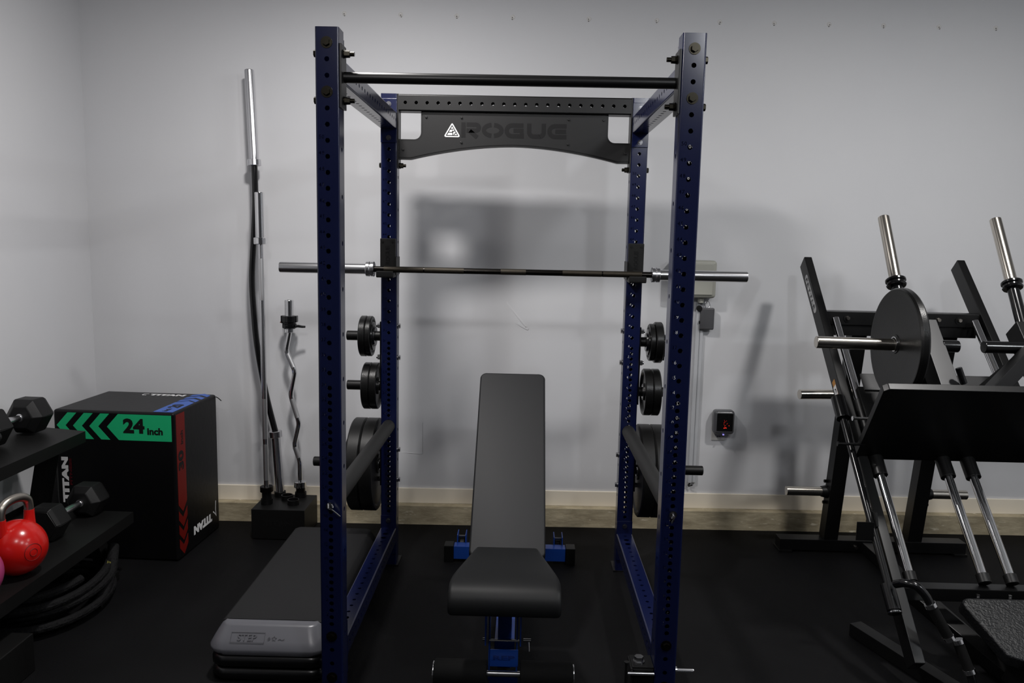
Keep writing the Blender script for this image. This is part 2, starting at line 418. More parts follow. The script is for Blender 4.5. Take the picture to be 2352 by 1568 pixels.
b = B(); y = WY(0)
for pts, w_ in (([(-0.14, 1.40), (-0.10, 1.375), (-0.06, 1.33), (-0.05, 1.29)], 0.010), ([(-0.04, 1.285), (0.03, 1.20), (0.08, 1.14)], 0.009), ([(0.09, 1.128), (0.055, 1.145), (0.03, 1.16)], 0.012), ([(-0.16, 1.03), (-0.10, 0.99)], 0.008), ([(-0.15, 1.10), (-0.12, 1.06)], 0.010)):
    b.ribbon(pts, w_, (0, y - 0.0004, 0), (1, 0, 0), (0, 0, 1), 0.0003)
obj('scuff_mark', b, mat('pale_scuff', (0.62, 0.625, 0.64), 0.5), wall_back)

# ceiling lamps the light comes from (out of the frame, reflected in the steel)
for i, (x, y, z, s, e, c, k) in enumerate(LAMPS):
    t = thing('ceiling_lamp', 'round white ceiling lamp, %s' % ['above the power rack', 'above the leg press', 'over the open floor near the left wall', 'over the middle of the open floor', 'over the open floor near the right wall', 'near the front wall on the left', 'near the front wall on the right'][i], 'lamp', (x, y, ZC))
    obj('lamp_base', B().cyl((x, y, ZC - 0.028), (x, y, ZC), s / 2 + 0.02, 32), 'whitep', t)
    if k == 'POINT': obj('lamp_stem', B().cyl((x, y, z + 0.02), (x, y, ZC - 0.028), 0.012, 16), 'whitep', t)

# ================================================================== POWER RACK
XU, DY = 0.584, 1.168           # upright centre, distance between front faces
UC = 0.0381
Z50 = 1.9327
HB = 0.237                      # upper base bolt
def upright_mesh():
    zs = [2.2375 - 0.0508 * k for k in range(23)]          # down to number 34
    zs += [1.1199 - 0.0254 * k for k in range(1, 34)]
    zs += [HB, HB - 0.0508, HB - 0.1016, HB - 0.1524]
    fr = [circ(0, z, 0.0080) for z in zs]
    lab = [(50 - k, Z50 - 0.0508 * k) for k in range(17)] + [(34 - 2 * k, 1.1199 - 0.0508 * k) for k in range(1, 17)]
    num = []
    for n, z in lab: num += number_loops(n, 0.0125, -0.0105, z + 0.0115)
    side = [circ(0, 2.2375 - 0.0254 - 0.1524 * k, 0.008) for k in range(14)]
    return square_tube(2.286, [fr + num, side, fr + num, side])
rack = thing('power_rack', 'tall navy blue power rack of perforated square uprights in the middle of the gym', 'power rack', (0, 0, 0))
up0 = obj('upright', upright_mesh(), 'blue', rack); up0.location = (-XU, UC, 0)
for x, y in ((XU, UC), (-XU, DY + UC), (XU, DY + UC)):
    c = up0.copy(); C.objects.link(c); c.location = (x, y, 0)
# side members
def member_holes(L, big):
    ys = [L / 2 + (k - 10) * 0.0508 for k in range(21)]
    a = [circ(0, y, 0.0075) for y in ys]
    t = [circ(0, y, 0.0130 if (k in (1, 2, 18, 19) and big) else 0.0070) for k, y in enumerate(ys)]
    return a, t
LM = DY - 0.0762
for zc, nm, big in ((2.163, 'top_side_member', False), (0.161, 'base_side_member', True)):
    a, t = member_holes(LM - 0.012, big)
    mb = square_tube(LM - 0.012, [t, a, t, a])       # local -Y faces up after rotation
    m0 = obj(nm, mb, 'blue', rack)
    m0.rotation_euler = (-pi / 2, 0, 0); m0.location = (-XU, 0.0762 + 0.006, zc)
    m1 = m0.copy(); C.objects.link(m1); m1.location = (XU, 0.0762 + 0.006, zc)
    for sx in (-1, 1):
        for y0 in (0.0763, DY - 0.0061):
            b = B().box((sx * XU, y0 + 0.003, zc), (0.0755, 0.006, 0.2), None, 0.0015)
            obj('mounting_plate', b, 'blue', rack)
# bolts with washers
def bolt_obj(p, n, m='bolt', r=0.0125, wr=0.0185, h=0.010, nm='bolt', stud=0.0):
    n = V(n); p = V(p); b = B()
    b.cyl(p, p + n * 0.0025, wr, 24); b.cyl(p + n * 0.0025, p + n * (0.0025 + h), r, 6, r * 0.93)
    if stud: b.cyl(p + n * 0.010, p + n * stud, 0.0075, 14, bev=0.001)
    return obj(nm, b, m, rack)
for sx in (-1, 1):
    for z in (2.2375, 2.0851, HB, HB - 0.1524):
        bolt_obj((sx * XU, -0.0001, z), (0, -1, 0))
        bolt_obj((sx * XU, DY - 0.0062, z), (0, -1, 0), r=0.0095, wr=0.012, h=0.007, m='zincd')
# pull-up bar with end flanges
pb = obj('pull_up_bar', B().cyl((-0.536, UC, 2.137), (0.536, UC, 2.137), 0.0177, 32), M['black'], rack)
for sx in (-1, 1):
    b = B().box((sx * 0.5415, UC, 2.137), (0.008, 0.072, 0.200), None, 0.0015)
    obj('bar_flange', b, 'black', pb)
    for z in (2.137 + 0.0735, 2.137 - 0.0735):
        bolt_obj((sx * 0.5372, UC, z), (-sx, 0, 0), stud=0.034, h=0.017, wr=0.014)
        bolt_obj((sx * 0.6222, UC, z), (sx, 0, 0), wr=0.014)
# rear beam with name panel
def rear_beam():
    L = 1.092 - 0.014
    hs = [circ(0, L / 2 + (k - 10) * 0.0508 * 1.0, 0.0080) for k in range(21)]
    b = square_tube(L, [hs, [], hs, []])
    o = obj('rear_beam', b, 'black', rack); o.matrix_basis = Matrix.Translation((-L / 2, DY + UC, 2.247)) @ Matrix.Rotation(pi / 2, 4, 'Y')
    return o
beam = rear_beam()
# local frame of the tube after rotation about Y: local X -> -Z, local Y stays, so the -Y face keeps facing the camera
for sx in (-1, 1):
    b = B().box((sx * 0.5425, DY + UC, 2.118), (0.007, 0.074, 0.336), None, 0.001)
    obj('end_flange', b, 'black', rack)
    for z in (1.962,):
        bolt_obj((sx * 0.539, DY + UC, z), (-sx, 0, 0), stud=0.030, h=0.015, wr=0.014)
        bolt_obj((sx * 0.6222, DY + UC, z), (sx, 0, 0), wr=0.014)
def arch(x, lo=1.990, hi=2.057, w=0.485): 
    t = x / w; return hi - (hi - lo) * (0.35 * abs(t) ** 1.5 + 0.65 * t * t)
def panel_poly(i=0.0):
    P = []
    xc = 0.437 - i; 
    P += [(-xc, 2.2085), (xc, 2.2085)]
    def corner(s):
        q = []
        R = 0.032 + i
        for k in range(7):
            a = pi / 2 * k / 6
            q.append((s * (0.437 + 0.032 - R * cos(a)), 2.083 + 0.032 - R * sin(a)))
        return q
    P += corner(1); P += [(0.5385, 2.083 - i), (0.5385, 1.990 + i), (0.485, 1.990 + i)]
    n = 28
    for k in range(1, n): x = 0.485 * (1 - 2 * k / n); P.append((x, arch(x) + i))
    P += [(-0.485, 1.990 + i), (-0.5385, 1.990 + i), (-0.5385, 2.083 - i)]
    P += list(reversed(corner(-1)))
    return P
b = B(); b.mesh(sheet([panel_poly()], 0.030), Matrix.Translation((0, 1.205, 0)) @ Matrix.Rotation(pi / 2, 4, 'X'))
npn = obj('name_panel', b, 'black', rack)
b = B(); b.mesh(sheet([panel_poly(0.009)], 0.003), Matrix.Translation((0, 1.1885, 0)) @ Matrix.Rotation(pi / 2, 4, 'X'))
obj('face_sheet', b, 'panel', npn)
def arc(cx, cy, rx, ry, a0, a1, n=9): return [(cx + rx * cos(rad(a0 + (a1 - a0) * k / n)), cy + ry * sin(rad(a0 + (a1 - a0) * k / n))) for k in range(n + 1)]
b = B(); lo_ = (-0.247, 1.1868, 2.0955); wl = 0.0200; hh = 0.069; m0_ = wl / 2; t0_ = hh - wl / 2; r_ = 0.018
def letter(x, paths, b=b):
    for p in paths: b.ribbon([(x + q[0], q[1]) for q in p], wl, lo_, (1, 0, 0), (0, 0, 1), 0.0006)
letter(0, [[(0.009, 0), (0.009, hh)], [(0.0235, t0_), (0.064, t0_)] + arc(0.066, t0_ - 0.0135, 0.015, 0.0135, 80, -80) + [(0.064, t0_ - 0.027), (0.0235, t0_ - 0.027)], [(0.038, 0.030), (0.074, 0.001)]])
letter(0.098, [arc(0.046, hh / 2, 0.039, hh / 2 - m0_, 96, 264, 16), arc(0.050, hh / 2, 0.039, hh / 2 - m0_, 84, -84, 16)])
letter(0.203, [[(0.086, t0_), (0.034, t0_)] + arc(0.034, hh / 2, 0.026, hh / 2 - m0_, 92, 268, 14) + [(0.034, m0_), (0.079, m0_), (0.079, hh / 2 - 0.0105)], [(0.040, hh / 2 + 0.001), (0.087, hh / 2 + 0.001)]])
letter(0.306, [[(0.010, hh), (0.010, 0.033)] + arc(0.032, 0.030, 0.022, 0.030 - m0_, 180, 270, 8) + [(0.036, m0_), (0.060, m0_)] + arc(0.058, 0.030, 0.020, 0.030 - m0_, 276, 360, 8) + [(0.078, 0.033), (0.078, hh)]])
letter(0.402, [[(0.088, t0_), (0.036, t0_)] + arc(0.036, hh / 2, 0.027, hh / 2 - m0_, 92, 268, 14) + [(0.036, m0_), (0.088, m0_)], [(0.036, hh / 2), (0.086, hh / 2)]])
obj('lettering', b, mat('gloss_black_letters', (0.0030, 0.0028, 0.0032), 0.45, spec=0.25), npn)
b = B().prism([(-0.036, 0.004), (-0.030, 0), (0.030, 0), (0.036, 0.004), (0.034, 0.010), (0.004, 0.060), (0, 0.063), (-0.004, 0.060), (-0.034, 0.010)], (-0.291, 1.1868, 2.096), (1, 0, 0), (0, 0, 1), 0.0008)
st = obj('triangle_sticker', b, 'white', npn)
b = B()
def stroke(b, p, q, w, o, th=0.0006):
    p = V((p[0], 0, p[1])) + V(o); q = V((q[0], 0, q[1])) + V(o); b.bar(p, q, w, th, (0, 0, 1) if abs(q.z - p.z) < abs(q.x - p.x) else (1, 0, 0), 0)
O = (-0.291, 1.1855, 2.096)
for p, q in (((-0.027, 0.007), (0, 0.053)), ((0, 0.053), (0.027, 0.007)), ((0.027, 0.007), (-0.027, 0.007)), ((-0.018, 0.022), (0.004, 0.022)), ((0.004, 0.007), (0.002, 0.030)), ((-0.010, 0.036), (0.006, 0.036)), ((0.0, 0.022), (0.014, 0.030)), ((0.008, 0.010), (0.018, 0.020))):
    stroke(b, p, q, 0.0032, O)
obj('sticker_mark', b, 'ink', npn)
for x, z in ((-0.412, 2.185), (-0.247, 2.185), (0.252, 2.185), (0.414, 2.185), (-0.247, 2.072), (0.252, 2.072), (-0.52, 2.035), (0.52, 2.035)):
    obj('rivet', B().cyl((x, 1.187, z), (x, 1.180, z), 0.0055, 16, bev=0.0015), 'black', npn)
# rear foot plates, weight storage brackets and pegs
for sx in (-1, 1):
    obj('foot_plate', B().bb(sx * 0.586 - 0.05, sx * 0.586 + 0.05, DY - 0.004, DY + 0.12, 0, 0.006, 0.001), 'blackm', rack)
    b = B().bb(sx * 0.6225, sx * 0.6285, DY + 0.006, DY + 0.070, 0.845, 1.222, 0.001)
    br = obj('storage_bracket', b, 'black', rack)
    for zp, xe in ((1.149, 0.794), (0.905, 0.794)):
        obj('storage_peg', B().cyl((sx * 0.6285, DY + UC, zp), (sx * xe, DY + UC, zp), 0.0235, 32, bev=0.004), 'rubber', br)
    b = B().bb(sx * 0.6225, sx * 0.6285, DY + 0.006, DY + 0.070, 0.41, 0.61, 0.001)
    br2 = obj('storage_bracket', b, 'black', rack)
    obj('storage_peg', B().cyl((sx * 0.6285, DY + UC, 0.516), (sx * 0.963, DY + UC, 0.516), 0.0235, 32, bev=0.004), 'rubber', br2)
    for z in (1.200, 1.046, 0.586, 0.434):
        bolt_obj((sx * 0.6287, DY + UC, z), (sx, 0, 0), 'zinc', r=0.0125, wr=0.014, h=0.013, stud=0.022)
        bolt_obj((sx * 0.5458, DY + UC, z), (-sx, 0, 0), 'zinc', r=0.0125, wr=0.014, h=0.010)

# ---------------------------------------------------------------- j-cups
def jcup(sx, label):
    t = thing('j_cup', label, 'barbell hook', (sx * XU, DY, 1.45), 'hooks holding the barbell')
    x0, x1 = sx * XU - 0.036, sx * XU + 0.036
    obj('back_plate', B().bb(x0, x1, 1.138, 1.1675, 1.452, 1.620, 0.003), 'blackm', t)
    b = B().bb(x0 - 0.004, x1 + 0.004, 1.052, 1.140, 1.440, 1.4625, 0.004); b.bb(x0 - 0.004, x1 + 0.004, 1.050, 1.064, 1.442, 1.470, 0.004)
    obj('cradle', b, 'blackm', t)
    xi = sx * (XU - 0.0405)
    obj('side_tab', B().bb(xi - 0.003, xi + 0.003 - 0 * sx, 1.120, 1.225, 1.450, 1.535, 0.001), 'black', t)
    b = B(); text(b, 'ROGUE', (sx * XU + 0.010, 1.1378, 1.500), (0, 0, 1), (-1, 0, 0), 0.085, 0.020, 0.001, 0.02)
    obj('raised_lettering', b, 'black', t)
    for dx, z in ((-0.023, 1.604), (0.023, 1.604)):
        obj('screw', B().cyl((sx * XU + dx, 1.138, z), (sx * XU + dx, 1.1355, z), 0.005, 12), 'black', t)
jcup(-1, 'black metal hook under the left end of the barbell')
jcup(1, 'black metal hook under the right end of the barbell')
# ---------------------------------------------------------------- barbell
bz, by, bx = 1.4770, 1.094, 0.0065
t = thing('barbell', 'long barbell with silver sleeves and dark shaft lying across the rack', 'barbell', (bx, by, bz))
obj('shaft', B().cyl((bx - 0.66, by, bz), (bx + 0.66, by, bz), 0.0140, 24), 'shaft', t)
for a, c in ((-0.41, -0.227), (-0.055, 0.062), (0.232, 0.414), (-0.60, -0.416), (0.42, 0.60)):
    obj('knurled_grip', B().cyl((bx + a, by, bz), (bx + c, by, bz), 0.01435, 24), 'knurl', t)
for sx in (-1, 1):
    b = B().lathe((bx + sx * 0.683, by, bz), (sx, 0, 0), [(0.010, 0), (0.0250, 0), (0.0250, 0.402), (0.0235, 0.405), (0.017, 0.405), (0.016, 0.402), (0.002, 0.402)], 40)
    obj('sleeve', b, 'steel', t)
    b = B().lathe((bx + sx * 0.645, by, bz), (sx, 0, 0), [(0.0145, 0), (0.033, 0), (0.0355, 0.002), (0.0355, 0.014), (0.033, 0.017), (0.033, 0.019), (0.0355, 0.022), (0.0355, 0.036), (0.034, 0.038), (0.020, 0.038)], 40)
    obj('collar', b, 'steel', t)

# ---------------------------------------------------------------- safety bars
def safety(sx, label):
    t = thing('safety_bar', label, 'safety bar', (sx * XU, 0.6, 0.70), 'pin and pipe safeties through the rack')
    z = 0.713
    obj('pipe', B().cyl((sx * XU, 0.078, z), (sx * XU, DY - 0.002, z), 0.031, 32, bev=0.002), 'pipe', t)
    obj('pin', B().cyl((sx * XU, -0.014, z), (sx * XU, DY + 0.10, z), 0.0076, 16), 'chrome', t)
    b = B(); b.cyl((sx * XU, -0.001, z), (sx * XU, -0.012, z), 0.013, 20)
    if sx < 0:
        b.tube([(-XU, -0.010, z + 0.010), (-XU - .002, -0.024, z + 0.012), (-XU, -0.030, z), (-XU + 0.012, -0.020, z - 0.012), (-XU + 0.034, -0.010, z - 0.036)], 0.0028, 8)
    else:
        b.tube([(XU, -0.012, z + .004), (XU + .004, -0.026, z - 0.002), (XU - .002, -0.020, z - 0.018), (XU - .003, -0.012, z - 0.030)], 0.0028, 8)
    obj('pull_ring', b, 'chrome', t)
safety(-1, 'thick dark grey safety tube low between the left uprights')
safety(1, 'thick dark grey safety tube low between the right uprights')

# ---------------------------------------------------------------- weight plates
def plate(x, z, y, R, th, sx, m, label, style='iron', name='weight_plate', hole=0.0252, group=None):
    """disc with its axis along x; x is the side nearer the rack, it grows outward"""
    t = thing(name, label, 'weight plate', (x, y, z - R), group)
    r1 = R * 0.86; d = th * 0.18; hb = hole + 0.022 if R > 0.12 else hole + 0.014
    if style == 'flat':
        prof = [(hole, 0.003), (hole + 0.012, 0.003), (hole + 0.014, 0.006), (R * 0.55, 0.006), (R * 0.57, 0.005), (R - 0.03, 0.004), (R - 0.014, 0.001), (R - 0.006, 0.002), (R, 0.010), (R, th - 0.010), (R - 0.006, th - 0.002), (R - 0.014, th - 0.001), (R - 0.03, th - 0.004), (R * 0.57, th - 0.005), (R * 0.55, th - 0.006), (hole + 0.014, th - 0.006), (hole + 0.012, th - 0.003), (hole, th - 0.003), (hole, 0.003)]
    elif style == 'bumper':
        prof = [(hole, 0.002), (hb, 0.002), (hb, 0.006), (r1, 0.006), (r1 + 0.01, 0.0), (R - 0.006, 0), (R, 0.006), (R, th - 0.006), (R - 0.006, th), (r1 + 0.01, th), (r1, th - 0.006), (hb, th - 0.006), (hb, th - 0.002), (hole, th - 0.002), (hole, 0.002)]
    else:
        prof = [(hole, 0.0), (hb, 0.0), (hb + 0.003, d * 1.6), (r1 - 0.006, d * 1.6), (r1, 0.0), (R - 0.004, 0), (R, 0.004), (R, th - 0.004), (R - 0.004, th), (r1, th), (r1 - 0.006, th - d * 1.6), (hb + 0.003, th - d * 1.6), (hb, th), (hole, th), (hole, 0)]
    obj('disc', B().lathe((x, y, z), (sx, 0, 0), prof, 64), m, t, 30)
    if style == 'stepped':
        obj('raised_hub', B().lathe((x, y, z), (-sx, 0, 0), [(hole, 0), (R * 0.72, 0), (R * 0.70, 0.006), (R * 0.52, 0.007), (R * 0.48, 0.014), (hole, 0.014), (hole, 0)], 48), 'gloss', t, 30)
    obj('bore_ring', B().lathe((x, y, z), (sx, 0, 0), [(hole - 0.0004, -0.001), (hole + 0.004, -0.001), (hole + 0.004, 0.0), (hole + .004, th), (hole + 0.004, th + 0.001), (hole - 0.0004, th + 0.001), (hole - 0.0004, -0.001)], 32), 'chrome', t)
    return t
PY = DY + UC
def L(x0, x1, z, R, m, lab, st='iron'): return plate(-x0, z - 0.0015, PY, R, x1 - x0, -1, m, lab, st)
def Rr(x0, x1, z, R, m, lab, st='iron'): return plate(x0, z - 0.0015, PY, R, x1 - x0, 1, m, lab, st)
L(0.667, 0.693, 1.149, 0.098, 'iron', 'small black iron plate next to the upright on the top left storage peg', 'stepped')
L(0.6935, 0.724, 1.149, 0.099, 'iron', 'outer small black iron plate on the top left storage peg')
L(0.636, 0.671, 0.905, 0.114, 'iron', 'inner black iron plate on the middle left storage peg')
L(0.6715, 0.708, 0.905, 0.114, 'iron', 'outer black iron plate on the middle left storage peg')
L(0.636, 0.700, 0.512, 0.2275, 'rubber', 'large black bumper plate nearest the upright, bottom left storage peg', 'bumper')
L(0.7005, 0.762, 0.512, 0.2275, 'rubber', 'large black bumper plate sandwiched second on the bottom left storage peg', 'bumper')
L(0.7625, 0.788, 0.512, 0.142, 'iron', 'medium black iron plate outermost on the bottom left storage peg')
Rr(0.669, 0.694, 1.149, 0.090, 'iron', 'small stepped iron plate next to the upright on the top right peg', 'stepped')
Rr(0.6945, 0.731, 1.149, 0.099, 'iron', 'outer small black iron plate on the top right storage peg')
Rr(0.650, 0.6885, 0.905, 0.114, 'iron', 'inner black iron plate on the middle right storage peg')
Rr(0.689, 0.727, 0.905, 0.114, 'iron', 'outer black iron plate on the middle right storage peg')
Rr(0.636, 0.700, 0.512, 0.2275, 'rubber', 'large black bumper plate nearest the upright, bottom right storage peg', 'bumper')
Rr(0.7005, 0.768, 0.512, 0.2275, 'rubber', 'outer large black bumper plate on the bottom right storage peg', 'bumper')
def clamp(p, ax, label, r=0.026, lev=(1, 0, 0)):
    p = V(p); ax = V(ax).normalized(); t = thing('clamp_collar', label, 'barbell collar', p)
    b = B().lathe(p, ax, [(r, 0), (r + 0.012, 0), (r + 0.014, 0.003), (r + 0.014, 0.022), (r + 0.009, 0.026), (r + 0.009, 0.031), (r + 0.014, 0.034), (r + 0.014, 0.064), (r + 0.011, 0.067), (r, 0.067), (r, 0)], 28)
    for q_ in (-1, 1):
        b.box(p + ax * 0.050 + V(lev).normalized() * q_ * (r + 0.009), (0.020, 0.034, 0.036) if abs(ax.z) > .5 else (0.036, 0.034, 0.020), None, 0.003)
    obj('ring', b, 'gloss', t)
    lv = V(lev); q = p + ax * 0.012 + lv * (r + 0.010); sd = ax.cross(lv)
    b = B().tube([q - sd * 0.02, q + lv * 0.016 - sd * 0.01, q + lv * 0.034 - ax * 0.004, q + lv * 0.052 - ax * 0.004], [0.007, 0.008, 0.007, 0.006], 10)
    obj('lever', b, 'gloss', t)
    b = B().box(p + ax * 0.034 - lv * (r + 0.012) , (0.012, 0.026, 0.018), None, 0.003)
    obj('hinge_block', b, 'gloss', t)
    obj('red_pin', B().cyl(p + ax * 0.030 - lv * (r + 0.018), p + ax * 0.030 - lv * (r + 0.026), 0.003, 10), 'red', t)
    return t
clamp((0.7345, PY, 1.1475), (1, 0, 0), 'black barbell clamp on the top right storage peg', 0.0246, (0, 0, -1))

# ---------------------------------------------------------------- landmine pin at the foot of the right upright
t = thing('landmine_attachment', 'black pivot block with a hex bolt pinned low on the right upright', 'landmine attachment', (0.50, 0.05, 0))
b = B().bb(0.474, 0.545, 0.000, 0.078, 0.06, 0.150, 0.003); b.bb(0.470, 0.5455, -0.003, 0.081, 0.146, 0.156, 0.002)
obj('pivot_block', b, 'black', t)
b = B().bb(0.464, 0.472, -0.006, 0.084, 0.05, 0.150, 0.001); obj('side_plate', b, 'blackm', t)
obj('hex_bolt', B().cyl((0.497, 0.035, 0.156), (0.497, 0.035, 0.160), 0.020, 24).cyl((0.497, 0.035, 0.160), (0.497, 0.035, 0.176), 0.0165, 6), 'zinc', t)
zp = HB - 0.1016
b = B().cyl((0.452, -0.010, zp), (0.545, -0.010, zp), 0.0062, 16); b.cyl((0.623, 0.02, zp), (0.690, 0.02, zp), 0.0062, 16, bev=0.003); b.cyl((0.623, 0.02, zp), (0.629, 0.02, zp), 0.013, 20)
obj('locking_pin', b, 'steel', t)
obj('pin_handle', B().cyl((0.448, -0.012, 0.02), (0.448, -0.012, 0.178), 0.0058, 16, bev=0.002).cyl((0.448, -0.012, 0.176), (0.448, -0.012, 0.180), 0.009, 16), 'blackm', t)

# ================================================================== ADJUSTABLE BENCH
BX = 0.018
bench = thing('weight_bench', 'adjustable weight bench with grey inclined backrest and bright blue frame inside the rack', 'bench', (BX, 0.6, 0))
def rounded_rect(w, h, r, n=6):
    P = []
    for cx, cy, a0 in ((w / 2 - r, h / 2 - r, 0), (-w / 2 + r, h / 2 - r, 90), (-w / 2 + r, -h / 2 + r, 180), (w / 2 - r, -h / 2 + r, 270)):
        for k in range(n + 1): a = rad(a0 + 90 * k / n); P.append((cx + r * cos(a), cy + r * sin(a)))
    return P
# backrest
p0 = V((BX, 0.378, 0.384)); p1 = V((BX, 1.075, 1.005)); vd = (p1 - p0).normalized(); Lb = (p1 - p0).length
P = [(x, y + Lb / 2) for x, y in rounded_rect(0.304, Lb, 0.030)]
nrm = V((1, 0, 0)).cross(vd)      # points up / toward the seat
b = B().prism(P, p0 - nrm * 0.052, (1, 0, 0), vd, 0.052, 0.010)
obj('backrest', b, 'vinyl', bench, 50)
b = B().prism([(x * 0.93, (y - Lb / 2) * 0.97 + Lb / 2) for x, y in P], p0 - nrm * 0.058, (1, 0, 0), vd, 0.006)
obj('back_board', b, 'black', bench)
# seat : rolled front
def seat():
    b = B(); n = 18
    prof = [(0.372, 0.405), (0.370, 0.430), (0.355, 0.4365), (0.30, 0.438), (0.20, 0.436), (0.10, 0.431), (0.045, 0.425), (0.012, 0.410), (-0.008, 0.384), (-0.014, 0.350), (-0.010, 0.328), (0.004, 0.326), (0.03, 0.325), (0.360, 0.372)]
    def wd(y):
        for (y0, w0), (y1, w1) in zip(((-0.1, 0.2015), (0.05, 0.2000), (0.10, 0.195), (0.27, 0.142), (0.33, 0.128), (0.372, 0.118)), ((0.05, 0.2000), (0.10, 0.195), (0.27, 0.142), (0.33, 0.128), (0.372, 0.118), (9, 0.118))):
            if y <= y1: return w0 + (w1 - w0) * (y - y0) / (y1 - y0)
    rings = []
    for s in [-1, -0.985, -0.95, -0.9] + [-0.8 + 1.6 * k / 10 for k in range(11)] + [0.9, 0.95, 0.985, 1]:
        rd = 1 - 0.12 * max(0, abs(s) - 0.86) / 0.14
        ring = []
        for y, z in prof:
            zc = 0.385; e = max(0, (abs(s) - 0.93) / 0.07); zz = zc + (z - zc) * (1 - 0.16 * e ** 2)
            yy = y + (0.012 * e * e if y < 0.05 else 0)
            ring.append(b.bm.verts.new((BX + s * wd(y), yy, zz)))
        rings.append(ring)
    m = len(prof)
    for a, c in zip(rings, rings[1:]):
        for k in range(m): b.bm.faces.new((a[k], a[(k + 1) % m], c[(k + 1) % m], c[k]))
    b.bm.faces.new(rings[0]); b.bm.faces.new(list(reversed(rings[-1])))
    return b
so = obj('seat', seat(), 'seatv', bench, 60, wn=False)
md = so.modifiers.new('s', 'SUBSURF'); md.levels = 1; md.render_levels = 2
# frame
obj('rear_foot', B().bb(BX - 0.283, BX + 0.283, 1.232, 1.292, 0.016, 0.083, 0.003), 'bblue', bench)
for sx in (-1, 1):
    obj('end_cap', B().bb(BX + sx * 0.2835, BX + sx * 0.332, 1.228, 1.298, 0.0, 0.086, 0.004), 'rubber', bench)
    b = B()
    for dx in (-0.021, 0.021):
        b.bb(BX + sx * 0.247 + dx - 0.0025, BX + sx * 0.247 + dx + 0.0025, 1.280, 1.362, 0.045, 0.124, 0.0008)
    wb = obj('wheel_bracket', b, 'bblue', bench)
    obj('wheel', B().cyl((BX + sx * 0.247 - 0.014, 1.345, 0.045), (BX + sx * 0.247 + 0.014, 1.345, 0.045), 0.045, 28, bev=0.006), 'rubber', wb)
    obj('axle_nut', B().cyl((BX + sx * 0.247 - 0.018, 1.335, 0.098), (BX + sx * 0.247 + 0.018, 1.335, 0.098), 0.007, 6), 'zincd', wb)
obj('spine_tube', B().bar((BX, 0.18, 0.11), (BX, 1.24, 0.055), 0.075, 0.06), 'bblue', bench)
obj('support_arm', B().bar((BX, 0.95, 0.10), (BX, 0.80, 0.68), 0.05, 0.05), 'bblue', bench)
b = B()
for sx in (-1, 1):
    b.bar((BX - 0.004 + sx * 0.051, 0.165, 0.005), (BX - 0.004 + sx * 0.051, 0.185, 0.320), 0.006, 0.055)
obj('front_post', b, 'bblue', bench)
b = B()
for sx in (-1, 1):
    b.prism([(-0.012, 0.155), (0.050, 0.165), (0.120, 0.325), (-0.02, 0.325)], (BX - 0.004 + sx * 0.064 - 0.003, 0.13, 0), (0, 1, 0), (0, 0, 1), 0.005)
obj('seat_bracket', b, 'bblue', bench)
obj('inner_channel', B().bar((BX, 0.225, 0.02), (BX, 0.245, 0.325), 0.052, 0.05), 'bblue', bench)
fp = obj('front_plate', B().bb(BX - 0.052, BX + 0.052, 0.140, 0.146, 0.062, 0.128, 0.001), 'bblue', bench)
b = B(); text(b, 'REP', (BX - 0.040, 0.1398, 0.088), (1, 0, 0), (0, 0, 1), 0.080, 0.018, 0.001, 0.03)
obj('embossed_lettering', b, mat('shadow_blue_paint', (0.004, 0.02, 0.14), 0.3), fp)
obj('lower_plate', B().bb(BX - 0.052, BX + 0.052, 0.120, 0.128, 0.0, 0.035, 0.001), 'bblue', bench)
obj('seat_pin', B().cyl((BX - 0.055, 0.14, 0.165), (BX + 0.055, 0.14, 0.165), 0.0042, 12).cyl((BX - 0.080, 0.15, 0.163), (BX - 0.069, 0.15, 0.163), 0.006, 12).cyl((BX + 0.070, 0.15, 0.163), (BX + 0.098, 0.15, 0.163), 0.0062, 12), 'chrome', bench)
obj('pop_pin', B().cyl((BX + 0.090, 0.15, 0.160), (BX + 0.092, 0.14, 0.125), 0.0030, 10).cyl((BX + 0.095, 0.16, 0.258), (BX + 0.114, 0.16, 0.258), 0.0035, 10).cyl((BX + 0.113, 0.16, 0.266), (BX + 0.113, 0.16, 0.250), 0.003, 10), 'chrome', bench)
obj('roller_axle', B().cyl((BX - 0.256, 0.085, 0.066), (BX + 0.256, 0.085, 0.066), 0.011, 20), 'steel', bench)
for sx in (-1, 1):
    r = obj('foam_roller', B().cyl((BX + sx * 0.060, 0.085, 0.066), (BX + sx * 0.250, 0.085, 0.066), 0.048, 36, bev=0.006), 'foam', bench)
    obj('end_disc', B().cyl((BX + sx * 0.251, 0.085, 0.066), (BX + sx * 0.255, 0.085, 0.066), 0.040, 28, bev=0.001), 'chrome', r)

